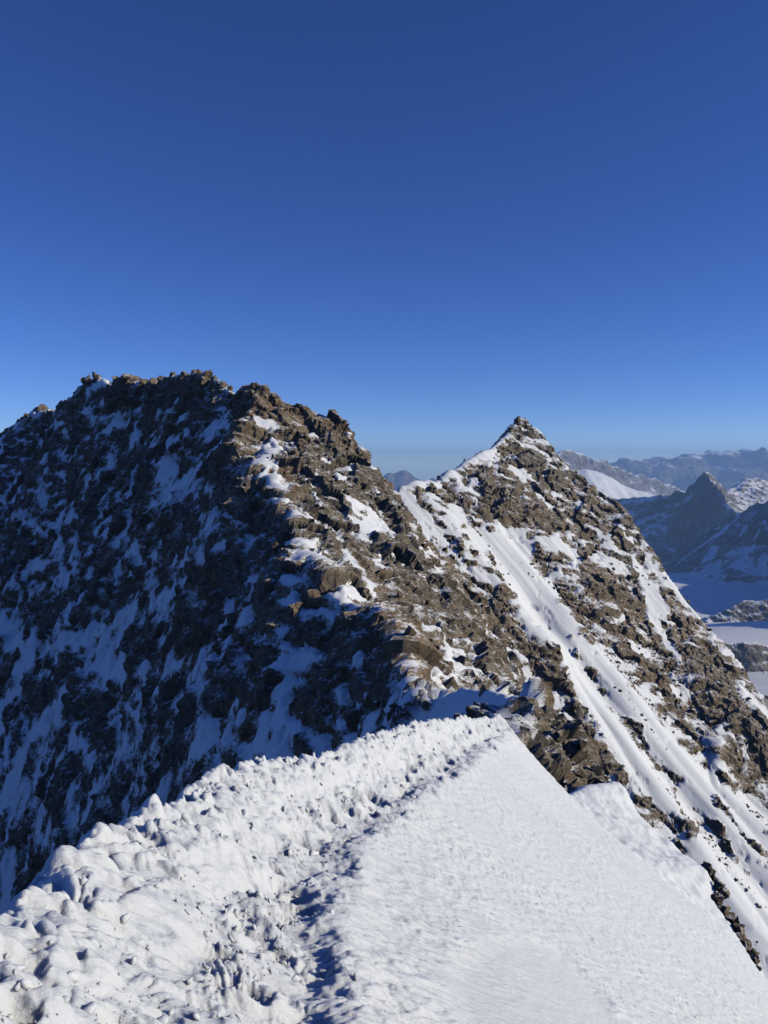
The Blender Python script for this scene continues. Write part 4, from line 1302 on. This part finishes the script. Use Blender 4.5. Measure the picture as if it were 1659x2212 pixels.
# near dark wall above the glacier
c6 = AK((1430, 1245, 5450), (1470, 1205, 5400), (1520, 1165, 5300), (1560, 1135, 5200), (1594, 1110, 5100), (1616, 1102, 5000), (1637, 1088, 4900), (1659, 1084, 4800), (1700, 1060, 4650), (1760, 1030, 4450), (1850, 1010, 4200))
GZ = -690.0 * KD
c6 += [(x * KD, y * KD, GZ + h * KD) for x, y, h in ((2760, 3900, 540), (2830, 3600, 690), (2820, 3420, 420), (2850, 3200, 510), (2840, 3020, 680), (2870, 2850, 390), (2850, 2660, 640), (2880, 2450, 410), (2850, 2250, 540))]
area = sc(1300, 4300, 2000, 6400)
pt6 = AK((1410, 1285, 4600), (1480, 1272, 4350), (1560, 1268, 4250), (1659, 1262, 4150), (1480, 1240, 4750), (1540, 1215, 4600), (1600, 1180, 4600), (1659, 1180, 4450), (1760, 1250, 4000))
pt6 += [(p[0] - 420 * KD, p[1] - 80 * KD, p[2] - 330 * KD * (1.0 if p[2] > GZ + 490 * KD else 0.75)) for p in c6[-9:]] + [(2000 * KD, y * KD, GZ - 56) for y in range(2100, 3800, 300)] + [off(p, 980, 280, -700) for p in c6]
far_terrain('dark_ridge', 'dark blue shaded ridge with white gullies rising above the glacier', [c6], pt6 + corners(*area, GZ - 420), area, 20.0, 44.0, 330.0, M_MID, 0.25, 351, stretch=(1.2, 1.2, 0.6),
            snow_st=[[(1600, 1118, 6), (1560, 1150, 9), (1510, 1185, 10), (1470, 1215, 10), (1430, 1240, 9)], [(1630, 1180, 5), (1600, 1215, 6), (1590, 1240, 4)], [(1560, 1210, 4), (1530, 1240, 6), (1500, 1255, 5)], [(1655, 1200, 5), (1640, 1240, 6)],
                     [(1615, 1140, 4), (1600, 1160, 4)], [(1650, 1130, 3), (1635, 1160, 4)], [(1545, 1185, 4), (1520, 1215, 4)]], y_from=4000 * KD)
# glacier floor with rolling swells
t7 = np.linspace(600 * KD, 2700 * KD, 170)
u7 = np.linspace(1500 * KD, 4700 * KD, 260)
X, Y = np.meshgrid(t7, u7)
pg = np.stack([X.ravel(), Y.ravel(), 0 * X.ravel()], 1)
Z = GZ + (30 * np.sin(Y / 210.0 + 0.6 * np.sin(X / 420.0)) + 55 * perlin(pg / np.array((1260, 590, 1)), 71).reshape(X.shape) + 6 * fbm(pg / np.array((300, 110, 1)), 4, 72).reshape(X.shape)) + 0.02 * (Y - 3500 * KD)
P7 = np.stack([X.ravel(), Y.ravel(), Z.ravel()], 1)
gl = mesh_grid('glacier', P7, 260, 170, M_ICE)
tag(gl, 'wide snow covered glacier with long blue shadows far below', 'glacier', kind='structure')
for (vx, vy, yy, hgt, wid, lab) in ((1625, 1352, 3400, 75, 260, 'larger dark rock island rising from the glacier snow'), (1590, 1452, 2690, 50, 150, 'smaller dark rock island lower on the glacier')):
    p = at(vx, vy, yy * KD)
    hgt, wid = hgt * KD, wid * KD
    crest7 = [(p[0] - wid * 0.75, p[1], GZ - 5), (p[0] - wid * 0.4, p[1] + 14, GZ + hgt * 0.45), (p[0] - wid * 0.1, p[1] + 42, GZ + hgt * 0.9), (p[0] + wid * 0.25, p[1] + 28, GZ + hgt), (p[0] + wid * 0.9, p[1] + 42, GZ + hgt * 0.7)]
    area = (p[0] - wid * 1.1, p[0] + wid * 1.3, p[1] - wid * 0.6, p[1] + wid * 0.7)
    ring = [(c[0] + dx, c[1] + dy * wid * 0.35, GZ - 63) for c in crest7 for dx, dy in ((-20, -1), (14, 1))]
    far_terrain('rock_island', lab, [crest7], ring + corners(*area, GZ - 84), area, 5.0, 17.0, 90.0, M_MID, 0.40, 361 + int(wid))
# valley floor to the horizon
R_ = 50000.0
gr = mesh_raw('ground', [(-R_, -R_, -2650), (R_, -R_, -2650), (R_, R_, -2650), (-R_, R_, -2650)], [(0, 1, 2, 3)], M_FAR)
tag(gr, 'deep hazy valley floor far below the peaks', 'ground', kind='structure')

# ------------------------------------------------------------------ the air
hm = bpy.data.materials.new('air')
hm.use_nodes = True
hn, hl = hm.node_tree.nodes, hm.node_tree.links
hn.clear()
ho = hn.new('ShaderNodeOutputMaterial')
hv = hn.new('ShaderNodeVolumePrincipled')
hv.inputs['Color'].default_value = (0.40, 0.63, 1.0, 1)
hv.inputs['Density'].default_value = 2.6e-5
hv.inputs['Anisotropy'].default_value = 0.0
hl.new(hv.outputs['Volume'], ho.inputs['Volume'])
B_ = 52000.0
hb = [(-B_, -B_, -2651.0), (B_, -B_, -2651.0), (B_, B_, -2651.0), (-B_, B_, -2651.0), (-B_, -B_, TOP[0] + 15), (B_, -B_, TOP[0] + 15), (B_, B_, TOP[0] + 15), (-B_, B_, TOP[0] + 15)]
hz_o = mesh_raw('haze', hb, [(3, 2, 1, 0), (4, 5, 6, 7), (0, 1, 5, 4), (1, 2, 6, 5), (2, 3, 7, 6), (3, 0, 4, 7)], hm)
tag(hz_o, 'thin blue air haze over the distant ranges', 'haze', kind='stuff')
